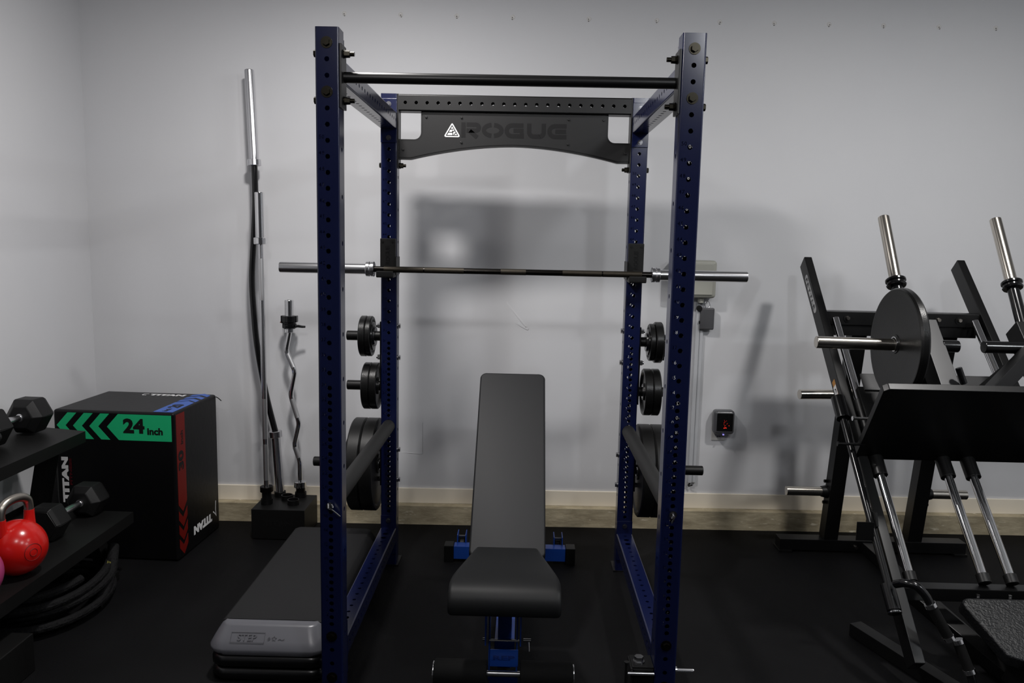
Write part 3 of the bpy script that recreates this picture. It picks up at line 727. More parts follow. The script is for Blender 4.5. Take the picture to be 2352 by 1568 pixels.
# ================================================================== STEP PLATFORM AND RISERS
def loft(b, secs, close=True):       # secs: list of equal-length point loops
    R = [[b.bm.verts.new(p) for p in s] for s in secs]; m = len(R[0])
    for a, c in zip(R, R[1:]):
        for k in range(m): b.bm.faces.new((a[k], a[(k + 1) % m], c[(k + 1) % m], c[k]))
    b.bm.faces.new(list(reversed(R[0]))); b.bm.faces.new(R[-1]); return b
def rr(cx, cy, w, h, r, z, n=5): return [(cx + x, cy + y, z) for x, y in rounded_rect(w, h, r, n)]
SX, SY0, SY1 = -0.850, 0.100, 1.178
t = thing('aerobic_step', 'long grey aerobic step with dark ribbed top beside the left of the rack', 'aerobic step', (SX, 0.57, 0.1))
cy = (SY0 + SY1) / 2; ly = SY1 - SY0
b = loft(B(), [rr(SX, cy, 0.43, ly, 0.06, 0.101), rr(SX, cy, 0.445, ly + 0.012, 0.065, 0.112), rr(SX, cy, 0.445, ly + 0.012, 0.065, 0.126), rr(SX, cy, 0.42, ly - 0.02, 0.06, 0.150), rr(SX, cy, 0.375, ly - 0.09, 0.05, 0.190), rr(SX, cy, 0.350, ly - 0.12, 0.04, 0.200)])
obj('moulded_shell', b, 'stepgrey', t, 60)
b = loft(B(), [rr(SX, cy + 0.017, 0.446, ly - 0.125, 0.005, 0.130), rr(SX, cy + 0.017, 0.424, ly - 0.125, 0.005, 0.1515), rr(SX, cy + 0.017, 0.374, ly - 0.125, 0.005, 0.1945), rr(SX, cy + 0.017, 0.350, ly - 0.125, 0.02, 0.2022)])
obj('rubber_top', b, 'steptop', t, 60)
# front label on the sloping end face
o = V((SX - 0.135, SY0 + 0.0055, 0.1475)); vv = V((0, 0.035, 0.040)).normalized()
b = B(); text(b, 'STEP', o + vv * 0.006 + V((0.025, 0, 0)), (1, 0, 0), vv, 0.070, 0.024, 0.0015, 0.01)
b.ribbon([(0.160 + (0.009 if k % 2 else 0.0045) * sin(pi * k / 5), 0.017 - (0.009 if k % 2 else 0.0045) * cos(pi * k / 5)) for k in range(11)], 0.0012, o, (1, 0, 0), vv, 0.0013)
b.ribbon([(0.175, 0.012), (0.182, 0.016), (0.190, 0.012), (0.198, 0.016)], 0.0014, o, (1, 0, 0), vv, 0.0013)
b.ribbon([(0.146, 0.014), (0.139, 0.010), (0.136, 0.017), (0.142, 0.022), (0.146, 0.017), (0.137, 0.016)], 0.0012, o, (1, 0, 0), vv, 0.0013)
for (x0, x1, a0, a1) in ((0, 0.125, 0, 0.0012), (0, 0.125, 0.036, 0.0372), (0, 0.0012, 0, 0.0372), (0.1238, 0.125, 0, 0.0372)):
    b.prism([(x0, a0), (x1, a0), (x1, a1), (x0, a1)], o, (1, 0, 0), vv, 0.0014)
obj('moulded_lettering', b, 'stepline', t)
def riser(z, label, y):
    t = thing('step_riser', label, 'step riser', (SX, y, z), 'risers stacked under the aerobic step')
    b = loft(B(), [rr(SX, y, 0.40, 0.36, 0.05, z), rr(SX, y, 0.43, 0.39, 0.06, z + 0.012), rr(SX, y, 0.43, 0.39, 0.06, z + 0.034), rr(SX, y, 0.41, 0.37, 0.055, z + 0.046), rr(SX, y, 0.39, 0.35, 0.05, z + 0.0495)])
    obj('riser_block', b, 'riser', t, 60)
riser(0.050, 'upper black riser under the near end of the aerobic step', SY0 + 0.19)
riser(0.000, 'lower black riser on the floor under the near end of the aerobic step', SY0 + 0.19)
riser(0.050, 'upper black riser under the far end of the aerobic step', SY1 - 0.19)
riser(0.000, 'lower black riser on the floor under the far end of the aerobic step', SY1 - 0.19)

# ================================================================== BAR HOLDER AND STANDING BARS
HX0, HX1, HY0, HY1, HH = -1.372, -1.085, 1.462, 1.725, 0.168
t = thing('barbell_holder', 'black steel block with round tubes holding upright bars by the wall', 'barbell holder', ((HX0 + HX1) / 2, 1.6, 0))
obj('body', B().bb(HX0, HX1, HY0, HY1, 0.004, HH, 0.003).bb(HX0 + 0.04, HX1 - 0.04, HY0 + 0.02, HY1 - 0.02, 0, 0.006), 'blackm', t)
b = B(); text(b, 'TITAN', (HX0 + 0.065, HY0 - 0.0003, 0.075), (1, 0, 0), (0, 0, 1), 0.155, 0.032, 0.0006, 0.05)
obj('cut_lettering', b, 'ink', t)
TB = [(-1.318, 1.560), (-1.285, 1.690), (-1.168, 1.688), (-1.228, 1.632), (-1.172, 1.558)]
for x, y in TB:
    b = B().lathe((x, y, HH), (0, 0, 1), [(0.027, 0), (0.0315, 0), (0.0315, 0.028), (0.027, 0.028), (0.027, 0)], 28)
    obj('tube_sleeve', b, 'black', t)
def sleeve(b, p, d, L_, r=0.025): return b.lathe(p, d, [(0.004, 0), (r, 0), (r, L_ - 0.003), (r - 0.002, L_), (r - 0.008, L_), (r - 0.009, L_ - 0.003), (0.002, L_ - 0.003)], 32)
def collar(b, p, d, L_, r=0.036): return b.lathe(p, d, [(0.013, 0), (r - 0.002, 0), (r, 0.002), (r, L_ - 0.002), (r - 0.002, L_), (0.013, L_)], 32)
# flexible bowed bar
t = thing('bowed_bar', 'tall barbell with silver ends and flexing black shaft leaning on the wall', 'barbell', (-1.285, 1.69, HH))
P_ = [V(p) for p in ((-1.2865, 1.690, 0.190), (-1.3075, 1.697, 0.530))]
base = V((-1.2850, 1.690, 0.1695)); top1 = V((-1.307, 1.697, 0.505)); d = (top1 - base).normalized()
Lb0 = (top1 - base).length
obj('lower_sleeve', sleeve(B(), base, d, Lb0), 'steel', t); obj('lower_collar', collar(B(), top1, d, 0.036), 'steel', t)
cp = [(-1.309, 1.697, 0.540), (-1.352, 1.700, 0.72), (-1.384, 1.700, 0.90), (-1.404, 1.700, 1.04), (-1.414, 1.700, 1.17), (-1.422, 1.700, 1.38), (-1.408, 1.700, 1.60), (-1.396, 1.702, 1.80), (-1.398, 1.704, 1.995)]
def smooth(pts, n=5):
    pts = [V(p) for p in pts]; out = []
    for i in range(len(pts) - 1):
        a = pts[max(0, i - 1)]; b_ = pts[i]; c = pts[i + 1]; e = pts[min(len(pts) - 1, i + 2)]
        for k in range(n):
            u = k / n
            out.append(0.5 * ((2 * b_) + (c - a) * u + (2 * a - 5 * b_ + 4 * c - e) * u * u + (3 * b_ - a - 3 * c + e) * u ** 3))
    out.append(pts[-1]); return out
obj('bowed_shaft', B().tube(smooth(cp), 0.0165, 16), 'gloss', t)
u0 = V((-1.398, 1.704, 1.990)); u1 = V((-1.419, 1.715, 2.488)); d = (u1 - u0).normalized()
obj('upper_collar', collar(B(), u0, d, 0.033), 'steel', t); obj('upper_sleeve', sleeve(B(), u0 + d * 0.033, d, (u1 - u0).length - 0.033), 'steel', t)
# straight bar
t = thing('straight_bar', 'straight silver barbell standing in the front left tube of the holder', 'barbell', (-1.318, 1.56, HH))
b0 = V((-1.318, 1.560, 0.169)); b1 = V((-1.332, 1.578, 1.842)); d = (b1 - b0).normalized(); at = lambda z: b0 + d * ((z - b0.z) / d.z)
obj('lower_sleeve', B().cyl(at(0.170), at(0.262), 0.0255, 28), 'black', t)
obj('lower_collar', collar(B(), at(0.236), d, 0.030, 0.035), 'shaft', t)
obj('shaft', B().cyl(at(0.262), at(1.59), 0.0140, 24), 'steel', t)
for a, c in ((0.30, 0.50), (0.53, 0.75), (1.28, 1.50)):
    obj('knurled_grip', B().cyl(at(a), at(c), 0.01445, 24), 'whitesteel', t)
obj('upper_collar', collar(B(), at(1.575), d, 0.034, 0.0345), 'chrome', t)
obj('upper_sleeve', sleeve(B(), at(1.609), d, 0.235, 0.0245), 'chrome', t)
# curl bar
t = thing('curl_bar', 'short chrome zigzag curl bar standing in the back right tube', 'curl bar', (-1.168, 1.688, HH))
cp = [(-1.170, 1.688, 0.255), (-1.171, 1.688, 0.375), (-1.200, 1.688, 0.468), (-1.171, 1.688, 0.59), (-1.217, 1.688, 0.75), (-1.190, 1.688, 0.882), (-1.238, 1.688, 0.996), (-1.217, 1.688, 1.10), (-1.217, 1.688, 1.142)]
def corner_round(pts, r=0.022):
    pts = [V(p) for p in pts]; out = [pts[0]]
    for i in range(1, len(pts) - 1):
        a = (pts[i - 1] - pts[i]).normalized(); c = (pts[i + 1] - pts[i]).normalized()
        for k in range(5):
            u = k / 4; p = pts[i] + a * r * (1 - u) ** 2 + c * r * u ** 2; out.append(p)
    out.append(pts[-1]); return out
obj('zigzag_shaft', B().tube(corner_round(cp), 0.0135, 16), 'chrome', t)
for i, j in ((3, 4), (1, 2), (5, 6)):
    a = V(cp[i]); c = V(cp[j]); obj('knurled_grip', B().cyl(a.lerp(c, 0.2), a.lerp(c, 0.86), 0.01405, 20), 'whitesteel', t)
obj('lower_sleeve', B().cyl((-1.168, 1.688, 0.170), (-1.168, 1.688, 0.236), 0.0255, 28), 'shaft', t)
obj('lower_collar', collar(B(), (-1.1695, 1.688, 0.225), (0, 0, 1), 0.034, 0.036), 'chrome', t)
obj('upper_collar', collar(B(), (-1.217, 1.688, 1.098), (0, 0, 1), 0.022, 0.031), 'chrome', t)
obj('upper_sleeve', sleeve(B(), (-1.217, 1.688, 1.120), (0, 0, 1), 0.155, 0.0245), 'chrome', t)
clamp((-1.217, 1.688, 1.122), (0, 0, 1), 'black barbell clamp on the top of the curl bar', 0.025, (1, 0, 0))

# ================================================================== PLYOMETRIC BOX
ang = rad(-2.5)
t = thing('plyo_box', 'black soft plyometric jump box with green and red number bands in the corner', 'jump box', (-1.93, 1.39, 0))
A_ = Matrix.Rotation(ang, 3, 'Z'); fr = V((-1.628, 1.146, 0)); ux = A_ @ V((1, 0, 0)); uy = A_ @ V((0, 1, 0)); uz = V((0, 0, 1))
W_, D_, H_ = 0.612, 0.485, 0.755
cen = fr - ux * W_ / 2 + uy * D_ / 2 + uz * H_ / 2
obj('cover', B().box(cen, (W_, D_, H_), A_, 0.014, 3), 'canvas', t, 40)
def on(face, p, q):     # points on the faces of the box
    if face == 'front': return fr - ux * W_ + ux * p + uz * q - uy * 0.0008
    if face == 'side': return fr + uy * p + uz * q + ux * 0.0008
    return fr - ux * W_ + ux * p + uy * q + uz * (H_ + 0.0008)
def poly(b, face, pts, th=0.0008):
    if face == 'front': b.prism(pts, on('front', 0, 0) + uy * 0.0004, ux, uz, th)
    elif face == 'side': b.prism(pts, on('side', 0, 0) - ux * 0.0004, uy, uz, th)
    else: b.prism(pts, on('top', 0, 0) - uz * 0.0004, ux, uy, th)
b = B(); z0, z1 = 0.612, 0.742; zm = (z0 + z1) / 2; hx = 0.058; x0 = 0.018
xs = [x0, x0 + 0.083, x0 + 0.166]
for k, x in enumerate(xs):
    poly(b, 'front', [(x, zm), (x + hx, z1), (x + hx + 0.045, z1), (x + 0.045, zm), (x + hx + 0.045, z0), (x + hx, z0)])
x = x0 + 0.255
poly(b, 'front', [(x, zm), (x + hx, z1), (W_ - 0.014, z1), (W_ - 0.014, z0), (x + hx, z0)])
gb = obj('green_band', b, 'green', t)
b = B(); text(b, '24', on('front', 0.355, 0.648) - uy * 0.0006, ux, uz, 0.108, 0.074, 0.0005, 0.045)
text(b, 'inch', on('front', 0.476, 0.643) - uy * 0.0006, ux, uz, 0.078, 0.036, 0.0005, 0.04)
obj('band_lettering', b, 'ink', gb)
# red band on the side face, reads upward
b = B(); ya, yb = 0.016, 0.105; ym = (ya + yb) / 2
poly(b, 'side', [(ya, 0.742), (ya, 0.285), (ym, 0.240), (yb, 0.285), (yb, 0.742)])
for k in range(3):
    z = 0.255 - k * 0.072
    poly(b, 'side', [(ya, z), (ym, z - 0.045), (yb, z), (yb, z - 0.048), (ym, z - 0.093), (ya, z - 0.048)])
rb = obj('red_band', b, 'red', t)
b = B(); text(b, '30', on('side', 0.083, 0.455) + ux * 0.0006, uz, -uy, 0.100, 0.055, 0.0005, 0.045)
text(b, 'inch', on('side', 0.083, 0.583) + ux * 0.0006, uz, -uy, 0.070, 0.026, 0.0005, 0.03)
obj('band_lettering', b, 'ink', rb)
# blue band on the top face
b = B(); q0, q1 = W_ - 0.112, W_ - 0.014; qm = (q0 + q1) / 2
poly(b, 'top', [(q0, 0.014), (q1, 0.014), (q1, 0.245), (qm, 0.285), (q0, 0.245)])
for k in range(3):
    y = 0.262 + k * 0.068
    poly(b, 'top', [(q0, y), (q0, y + 0.042), (qm, y + 0.082), (q1, y + 0.042), (q1, y), (qm, y + 0.040)])
bb_ = obj('blue_band', b, 'bprint', t)
b = B(); text(b, '20', on('top', qm + 0.030, 0.110) + uz * 0.0006, uy, -ux, 0.085, 0.060, 0.0005, 0.045)
text(b, 'inch', on('top', qm + 0.012, 0.030) + uz * 0.0006, uy, -ux, 0.06, 0.026, 0.0005, 0.03)
obj('band_lettering', b, 'ink', bb_)
b = B(); text(b, 'TITAN', on('front', 0.066, 0.285), uz, -ux, 0.232, 0.034, 0.0005, 0.07)
wt = obj('side_lettering', b, 'white', t)
b = B(); text(b, 'FITNESS', on('front', 0.084, 0.375), uz, -ux, 0.135, 0.012, 0.0005, 0.03); obj('small_lettering', b, 'dred', wt)
b = B(); text(b, 'TITAN', on('top', 0.275, 0.395), ux, uy, 0.195, 0.040, 0.0005, 0.07)
b.ribbon([(0.262, 0.400), (0.245, 0.398), (0.236, 0.410), (0.240, 0.430), (0.262, 0.434)], 0.006, on('top', 0, 0) - uz * 0.0004, ux, uy, 0.0006)
obj('top_lettering', b, 'white', t)
b = B(); text(b, 'TITAN', on('side', 0.385, 0.118), -uy, -uz, 0.215, 0.046, 0.0005, 0.07)
b.ribbon([(0.402, 0.118), (0.425, 0.100), (0.438, 0.085), (0.432, 0.120), (0.436, 0.170)], 0.007, on('side', 0, 0) - ux * 0.0004, uy, uz, 0.0006)
obj('lower_lettering', b, 'white', t)
obj('zip_pull', B().tube([fr + uy * (D_ - 0.01) + uz * (H_ - 0.012), fr + ux * 0.012 + uy * (D_ - 0.006) + uz * (H_ - 0.02), fr + ux * 0.026 + uy * D_ + uz * (H_ - 0.036)], 0.0025, 8), 'ink', t)

# ================================================================== DUMBBELL RACK
t = thing('dumbbell_rack', 'black two tier dumbbell rack running along the left wall', 'dumbbell rack', (-2.0, 0, 0))
Y0, Y1 = -1.30, 0.975
def shelf(xf, zf, xb, zb, nm):
    # sheet rising gently to the wall with a folded lip in front
    th = 0.005; b = B()
    sec = [(xf, zf), (xb, zb), (xb, zb + 0.03), (xb - th, zb + 0.03), (xb - th, zb - th), (xf - 0.0, zf - th), (xf, zf - 0.052), (xf + th, zf - 0.052), (xf + th, zf)]
    b.prism(sec, (0, Y1, 0), (1, 0, 0), (0, 0, 1), Y1 - Y0)
    return obj(nm, b, 'blackm', t)
shelf(-1.975, 0.700, -2.318, 0.725, 'upper_shelf')
shelf(-1.765, 0.315, -2.250, 0.320, 'lower_shelf')
for y in (0.90, -1.20):
    b = B().bar((-2.090, y, 0.69), (-2.170, y, 0.30), 0.085, 0.06, (0, 1, 0)); b.bar((-1.935, y, 0.30), (-1.850, y, 0.03), 0.070, 0.05, (0, 1, 0)); b.bar((-2.170, y, 0.31), (-2.185, y, 0.03), 0.070, 0.05, (0, 1, 0))
    obj('end_post', b, 'blackm', t)
    obj('floor_foot', B().bar((-2.325, y, 0.022), (-1.815, y, 0.022), 0.06, 0.044, (0, 1, 0)), 'blackm', t)
    obj('shelf_arm', B().bar((-2.31, y, 0.285), (-1.79, y, 0.270), 0.05, 0.03, (0, 1, 0)), 'blackm', t)
# dumbbells
def dumbbell(p0, p1, r, hl, label, hz=None, spin=0.0):
    p0 = V(p0); p1 = V(p1); d = (p1 - p0).normalized(); t = thing('dumbbell', label, 'dumbbell', (p0 + p1) / 2 - V((0, 0, r * 0.87)))
    up = V((0, 0, 1)); up = (up - d * up.dot(d)).normalized(); sd = d.cross(up)
    def head(c, s):
        b = B(); secs = []
        for h, k in ((-hl / 2, 0.62), (-hl / 2 + 0.008, 0.72), (-hl / 2 + 0.030, 1.0), (hl / 2 - 0.022, 1.0), (hl / 2, 0.86)):
            secs.append([c + d * (h * s) + sd * (r * k * cos(pi / 3 * j + spin)) + up * (r * k * sin(pi / 3 * j + spin)) for j in range(6)])
        loft(b, secs); bmesh.ops.bevel(b.bm, geom=b.bm.edges[:], offset=0.003, segments=2, affect='EDGES')
        return b
    # s points from the grip outwards, the chamfered face looks at the grip
    obj('hex_head', head(p0, -1), 'hex', t, 50); obj('hex_head', head(p1, 1), 'hex', t, 50)
    g0 = p0 + d * (hl / 2 - 0.006); g1 = p1 - d * (hl / 2 - 0.006); Lg = (g1 - g0).length
    b = B().lathe(g0, d, [(0.018, 0), (0.018, 0.008), (0.0135, 0.010), (0.0145, Lg * 0.3), (0.0165, Lg * 0.5), (0.0145, Lg * 0.7), (0.0135, Lg - 0.010), (0.018, Lg - 0.008), (0.018, Lg)], 24)
    obj('grip', b, 'steel', t)
R6 = 0.0
dumbbell((-2.175, 0.615, 0.797), (-2.160, 0.865, 0.797), 0.088, 0.125, 'black hex dumbbell on the upper shelf of the rack')
dumbbell((-1.950, 0.625, 0.391), (-1.945, 0.920, 0.391), 0.083, 0.125, 'black hex dumbbell on the lower shelf beside the red kettlebell')
dumbbell((-2.13, 0.235, 0.790), (-2.12, 0.465, 0.787), 0.075, 0.11, 'black hex dumbbell at the left edge of the photo on the upper shelf')
# kettlebells
def kettlebell(c, R, m, label, steel=True, yaw=0.0):
    c = V(c); t = thing('kettlebell', label, 'kettlebell', c - V((0, 0, R)))
    prof = []
    for k in range(25):
        a = -pi / 2 + pi * k / 24; rr_, z = R * cos(a), R * sin(a)
        if k == 0: rr_ = 0.001
        if k == 24: rr_ = 0.001
        if z < -0.93 * R: z = -0.96 * R
        prof.append((rr_, z))
    obj('bell', B().lathe(c, (0, 0, 1), prof, 56), m, t, 60)
    Rz = Matrix.Rotation(yaw, 3, 'Z')
    w = 0.066; h0 = R * 0.66
    def P(x, z): return c + Rz @ V((x, 0, z))
    for s in (-1, 1):
        b = B().tube([P(s * w * 0.97, h0), P(s * w * 0.99, h0 + 0.03), P(s * w, R + 0.024)], [0.0225, 0.0195, 0.0182], 18)
        obj('horn', b, m, t)
    pts = [P(-w, R + 0.022), P(-w, R + 0.040)]
    for k in range(1, 8):
        a = pi - pi * k / 8; pts.append(P(cos(a) * w + (0.0 if abs(cos(a)) > .5 else 0), R + 0.040 + (sin(a) ** 0.75) * 0.046))
    pts += [P(w, R + 0.040), P(w, R + 0.022)]
    obj('steel_handle', B().tube(smooth(pts, 4), 0.0170, 18), 'handle' if steel else m, t)
    b = B(); dirn = V((0.9, -0.45, 0.02)).normalized(); 
    Rf = frame(dirn); q = c + dirn * (R * 0.965)
    for k in range(2):
        rad_ = R * 0.30 if k == 0 else R * 0.13
        cc = q - dirn * 0.0015 * (1 - k)
        pts = []
        for j in range(25):
            a = 2 * pi * j / 24; v_ = Rf @ V((rad_ * cos(a), rad_ * sin(a), 0)); p = cc + v_; p = c + (p - c).normalized() * (R + 0.0002); pts.append(p)
        b.tube(pts, 0.0013, 6, caps=False)
    obj('embossed_ring', b, mat('embossed_' + m, tuple(x * 0.35 for x in M[m].node_tree.nodes['Principled BSDF'].inputs['Base Color'].default_value[:3]), 0.5), t)
kettlebell((-1.855, 0.265, 0.4215), 0.106, 'kred', 'red kettlebell with bare steel handle on the lower shelf', yaw=rad(78))
kettlebell((-1.862, 0.010, 0.4215), 0.106, 'kpink', 'pink kettlebell cut off by the left edge, on the lower shelf', yaw=rad(78))
# battle rope under the rack
t = thing('battle_rope', 'thick black rope coiled on the floor under the dumbbell rack', 'rope', (-1.9, 0.65, 0))
b = B(); pts = []
for k in range(150):
    a = 2 * pi * k / 30; ring = k / 30
    rx = 0.20 + 0.03 * sin(ring * 2.3); ry = 0.30 + 0.03 * cos(ring * 1.7)
    pts.append((-1.955 + rx * cos(a), 0.62 + ry * sin(a), 0.020 + 0.030 * ring + 0.004 * sin(a * 3)))
b.tube(pts, 0.018, 10); obj('coil', b, 'rope', t)
b = B().tube(smooth([(-1.80, 0.86, 0.19), (-1.757, 0.75, 0.13), (-1.745, 0.66, 0.06), (-1.748, 0.60, 0.026)]), 0.024, 12); te = obj('loose_end', b, 'rope', t)
b = B(); text(b, 'BATTLE', (-1.742, 0.655, 0.092), V((-0.14, 0.85, 0.62)), V((-0.75, -0.5, 0.55)), 0.12, 0.014, 0.001, 0.0)
obj('stitched_tag', b, 'yellow', te)
tag(obj('storage_box', B().bb(-2.16, -1.725, -0.36, 0.135, 0, 0.148, 0.006), 'blackm'), 'low black box on the floor at the bottom left under the rack', 'box')

# ================================================================== LEG PRESS
LX = 1.925
lp = thing('leg_press', 'large black 45 degree leg press with chrome guide rods on the right', 'leg press machine', (LX, 0.9, 0))
dr = V((0, 1, 1)).normalized(); nr = V((0, -1, 1)).normalized()
def onrail(x, s, n=0.0): return V((x, s, s)) + nr * n      # s = height along the rail plane z = y
rails = []
for sx in (-1, 1):
    xc = LX + sx * 0.394
    a = onrail(xc, 0.125, -0.028); c = onrail(xc, 1.562, -0.028)
    b = B().bar(a, c, 0.040, 0.078, (1, 0, 0), 0.004)
    rl = obj('side_rail', b, 'black', lp); rails.append(rl)
    if sx < 0:
        xf = xc - 0.0206
        o = onrail(xf, 1.49, -0.043)
        pts = []
        for (px, py) in rounded_rect(0.245, 0.036, 0.0179, 6): pts.append((px + 0.12, py + 0.017))
        b = B().prism(pts, o, -dr, nr, -0.0012); bd = obj('maker_badge', b, 'badge', rl)
        b = B(); text(b, 'FETTLE', o + V((-0.0022, 0, 0)) - dr * 0.020 + nr * 0.008, -dr, nr, 0.200, 0.018, 0.0006, -0.004, 1.15); obj('badge_lettering', b, 'ink', bd)
        b = B().prism([(0, 0), (0.115, 0), (0.115, 0.030), (0, 0.030)], onrail(xf, 1.03, -0.050), -dr, nr, -0.001); lb = obj('warning_label', b, 'orange', rl)
        b = B().prism([(0.03, 0), (0.082, 0), (0.082, 0.030), (0.03, 0.030)], onrail(xf - 0.0011, 1.03, -0.050), -dr, nr, -0.001); obj('pictogram_field', b, 'white', lb)
        b = B().prism([(0.045, 0.006), (0.055, 0.020), (0.070, 0.012), (0.062, 0.024), (0.05, 0.024)], onrail(xf - 0.0022, 1.03, -0.050), -dr, nr, -0.001); obj('pictogram', b, 'ink', lb)
for sx in (-1, 1):
    for z in (1.53, 1.385):
        pass
# uprights, base, beams
obj('rear_base', B().bb(1.46, 2.45, 1.485, 1.565, 0.010, 0.070, 0.003), 'black', lp)
obj('bolt', B().cyl((1.865, 1.485, 0.034), (1.865, 1.474, 0.034), 0.010, 6), 'nickel', lp)
for x in (1.49, 2.42): obj('rubber_foot', B().bb(x - 0.035, x + 0.035, 1.475, 1.575, 0, 0.012, 0.002), 'rubber', lp)
for x in (1.732, 2.178):
    obj('rear_upright', B().bar((x, 1.53, 0.068), (x, 1.36, 1.22), 0.075, 0.075), 'black', lp)
    s = -1 if x < 2 else 1; hx = x + s * 0.0375
    b = B().cyl((hx, 1.50, 0.333), (hx + s * 0.03, 1.50, 0.333), 0.035, 24, 0.028); obj('peg_flange', b, 'black', lp)
    obj('storage_peg', B().cyl((hx + s * 0.02, 1.50, 0.333), (hx + s * 0.215, 1.50, 0.333), 0.0245, 32, bev=0.002), 'nickel', lp)
    for zb in (0.39, 0.275): obj('bolt', B().cyl((hx, 1.50, zb), (hx + s * 0.018, 1.50, zb), 0.009, 6), 'bolt', lp)
obj('storage_peg', B().cyl((1.455, 1.33, 0.886), (1.70, 1.36, 0.886), 0.0245, 32, bev=0.002), 'nickel', lp)
xb = obj('upper_crossbeam', B().bb(LX - 0.374, LX + 0.374, 1.30, 1.385, 1.243, 1.309, 0.003), 'black', lp)
obj('beam_underside_plate', B().bb(LX - 0.37, LX + 0.37, 1.31, 1.375, 1.190, 1.243, 0.002), 'black', lp)
for x in (1.655, 2.098, 2.200):
    obj('bolt', B().cyl((x, 1.30, 1.278), (x, 1.297, 1.278), 0.020, 24), 'black', lp)
    obj('bolt', B().cyl((x, 1.297, 1.278), (x, 1.286, 1.278), 0.011, 6, 0.009), 'nickel', lp)
obj('lower_crossbeam', B().bb(LX - 0.374, LX + 0.374, 0.315, 0.375, 0.280, 0.331, 0.003), 'black', lp)
for x in (1.587, 1.872, 1.978, 2.263):
    obj('guide_rod', B().cyl(onrail(x, 0.366), onrail(x, 1.275), 0.0178, 28), 'chrome', lp)
    obj('rod_socket', B().cyl(onrail(x, 0.345), onrail(x, 0.370), 0.024, 24), 'black', lp)
# carriage on the rods
obj('sled_carriage', B().box(onrail(LX, 0.865, 0.030), (0.70, 0.03, 0.30), Matrix((V((1, 0, 0)), nr, dr)).transposed() if False else Matrix(((1, 0, 0), (0, nr.y, dr.y), (0, nr.z, dr.z))), 0.004), 'black', lp)
for x in (1.587, 1.872, 1.978, 2.263):
    obj('rod_bearing', B().cyl(onrail(x, 0.668), onrail(x, 0.935), 0.0300, 28, bev=0.003), 'black', lp)
# foot plate, perpendicular to the rails
pl = [(-0.385, 0.0), (0.385, 0.0), (0.455, 0.08), (0.455, 0.44), (0.40, 0.512), (-0.40, 0.512), (-0.425, 0.46), (-0.435, 0.06)]
pl = [(-0.375, -0.022), (0.405, -0.022), (0.425, 0.0), (0.488, 0.492), (0.470, 0.508), (-0.44, 0.508), (-0.455, 0.492), (-0.395, 0.0)]
b = B().prism(pl, V((LX, 0.725, 0.735)) + dr * 0.030, (-1, 0, 0), nr, -0.030, 0.003)
ft = obj('foot_plate', b, 'black', lp)
# sled arms, horns and posts
for sx in (-1, 1):
    xa = LX + sx * 0.200
    a = V((xa, 0.420, 1.075)); c = V((xa, 0.668, 1.338))
    b = B().bar(a - nr * 0.045, c - nr * 0.045, 0.074, 0.090, (1, 0, 0), 0.003); arm = obj('sled_arm', b, 'silver' if sx < 0 else 'black', lp)  # left arm is black too; its lit upper face is put into the colour
    hz = V((xa, 0.600, 1.235))
    obj('weight_horn', B().cyl(hz + V((sx * 0.03, 0, 0)), V((LX + sx * 0.675, 0.600, 1.240)), 0.0245, 36, bev=0.003), 'nickel', lp)
    obj('inner_stub', B().cyl(hz - V((sx * 0.03, 0, 0)), hz - V((0.098 if sx < 0 else 0, 0, 0)) * -1 - V((0 if sx < 0 else 0.200, 0, 0)), 0.0245, 32, bev=0.003), 'gloss', lp)
    p0 = V((LX + sx * 0.250, 0.705, 1.215)); p2 = V((LX + sx * 0.250, 0.868, 1.484)); p3 = V((LX + sx * 0.250, 1.035, 1.760)); d = (p3 - p2).normalized()
    obj('handle_post', B().cyl(p0, p2, 0.0235, 28), 'gloss', lp)
    obj('post_collar', B().lathe(p2 - d * 0.028, d, [(0.020, 0), (0.038, 0), (0.041, 0.006), (0.036, 0.012), (0.036, 0.018), (0.042, 0.024), (0.042, 0.032), (0.038, 0.036), (0.020, 0.036)], 36), 'gloss', lp)
    obj('post_sleeve', B().cyl(p2 + d * 0.006, p3, 0.0245, 36, bev=0.002), 'nickel', lp)
    obj('post_bracket', B().bar(V((LX + sx * 0.235, 0.60, 1.20)), V((LX + sx * 0.235, 0.76, 1.30)), 0.05, 0.06), 'black', lp)
    # gusset down to the carriage
    b = B().bar(V((xa, 0.62, 1.20)), V((LX + sx * 0.10, 0.86, 0.93)), 0.06, 0.05); obj('sled_strut', b, 'black', lp)
b = B().bar(V((LX + 0.17, 0.56, 1.225)), V((LX - 0.055, 0.44, 1.06)), 0.05, 0.06, (0, 1, 0)); obj('sled_brace', b, 'black', lp)
obj('bearing_cover', B().bar(onrail(1.60, 0.985, 0.05), onrail(2.25, 0.985, 0.05), 0.09, 0.012, tuple(dr)), 'silver', lp)
# stop lever tube outside the left rail
xo = 1.463
b = B().cyl((xo, 0.868, 0.962), (xo, 0.790, 0.884), 0.030, 28, bev=0.003); obj('pivot_cylinder', b, 'gloss', lp)
obj('stop_tube', B().cyl((xo, 0.80, 0.892), (xo, 0.215, 0.305), 0.0145, 20), 'gloss', lp)
b = B().cyl((xo, 0.275, 0.360), (xo, 0.205, 0.290), 0.026, 28); b.cyl((xo, 0.205, 0.290), (xo, 0.196, 0.281), 0.022, 28); obj('lower_cylinder', b, 'gloss', lp)
obj('cylinder_ring', B().lathe((xo, 0.200, 0.285), (0, -1, -1), [(0.018, 0), (0.0255, 0), (0.0255, 0.003), (0.018, 0.003), (0.018, 0)], 28), 'chrome', lp)
for s in (0.80, 0.585):
    b = B().prism([(-0.05, -0.02), (0.04, -0.02), (0.05, 0.01), (0.02, 0.03), (-0.04, 0.025)], onrail(1.478, s, 0.045), dr, nr, -0.006); obj('guide_bracket', b, 'black', lp)
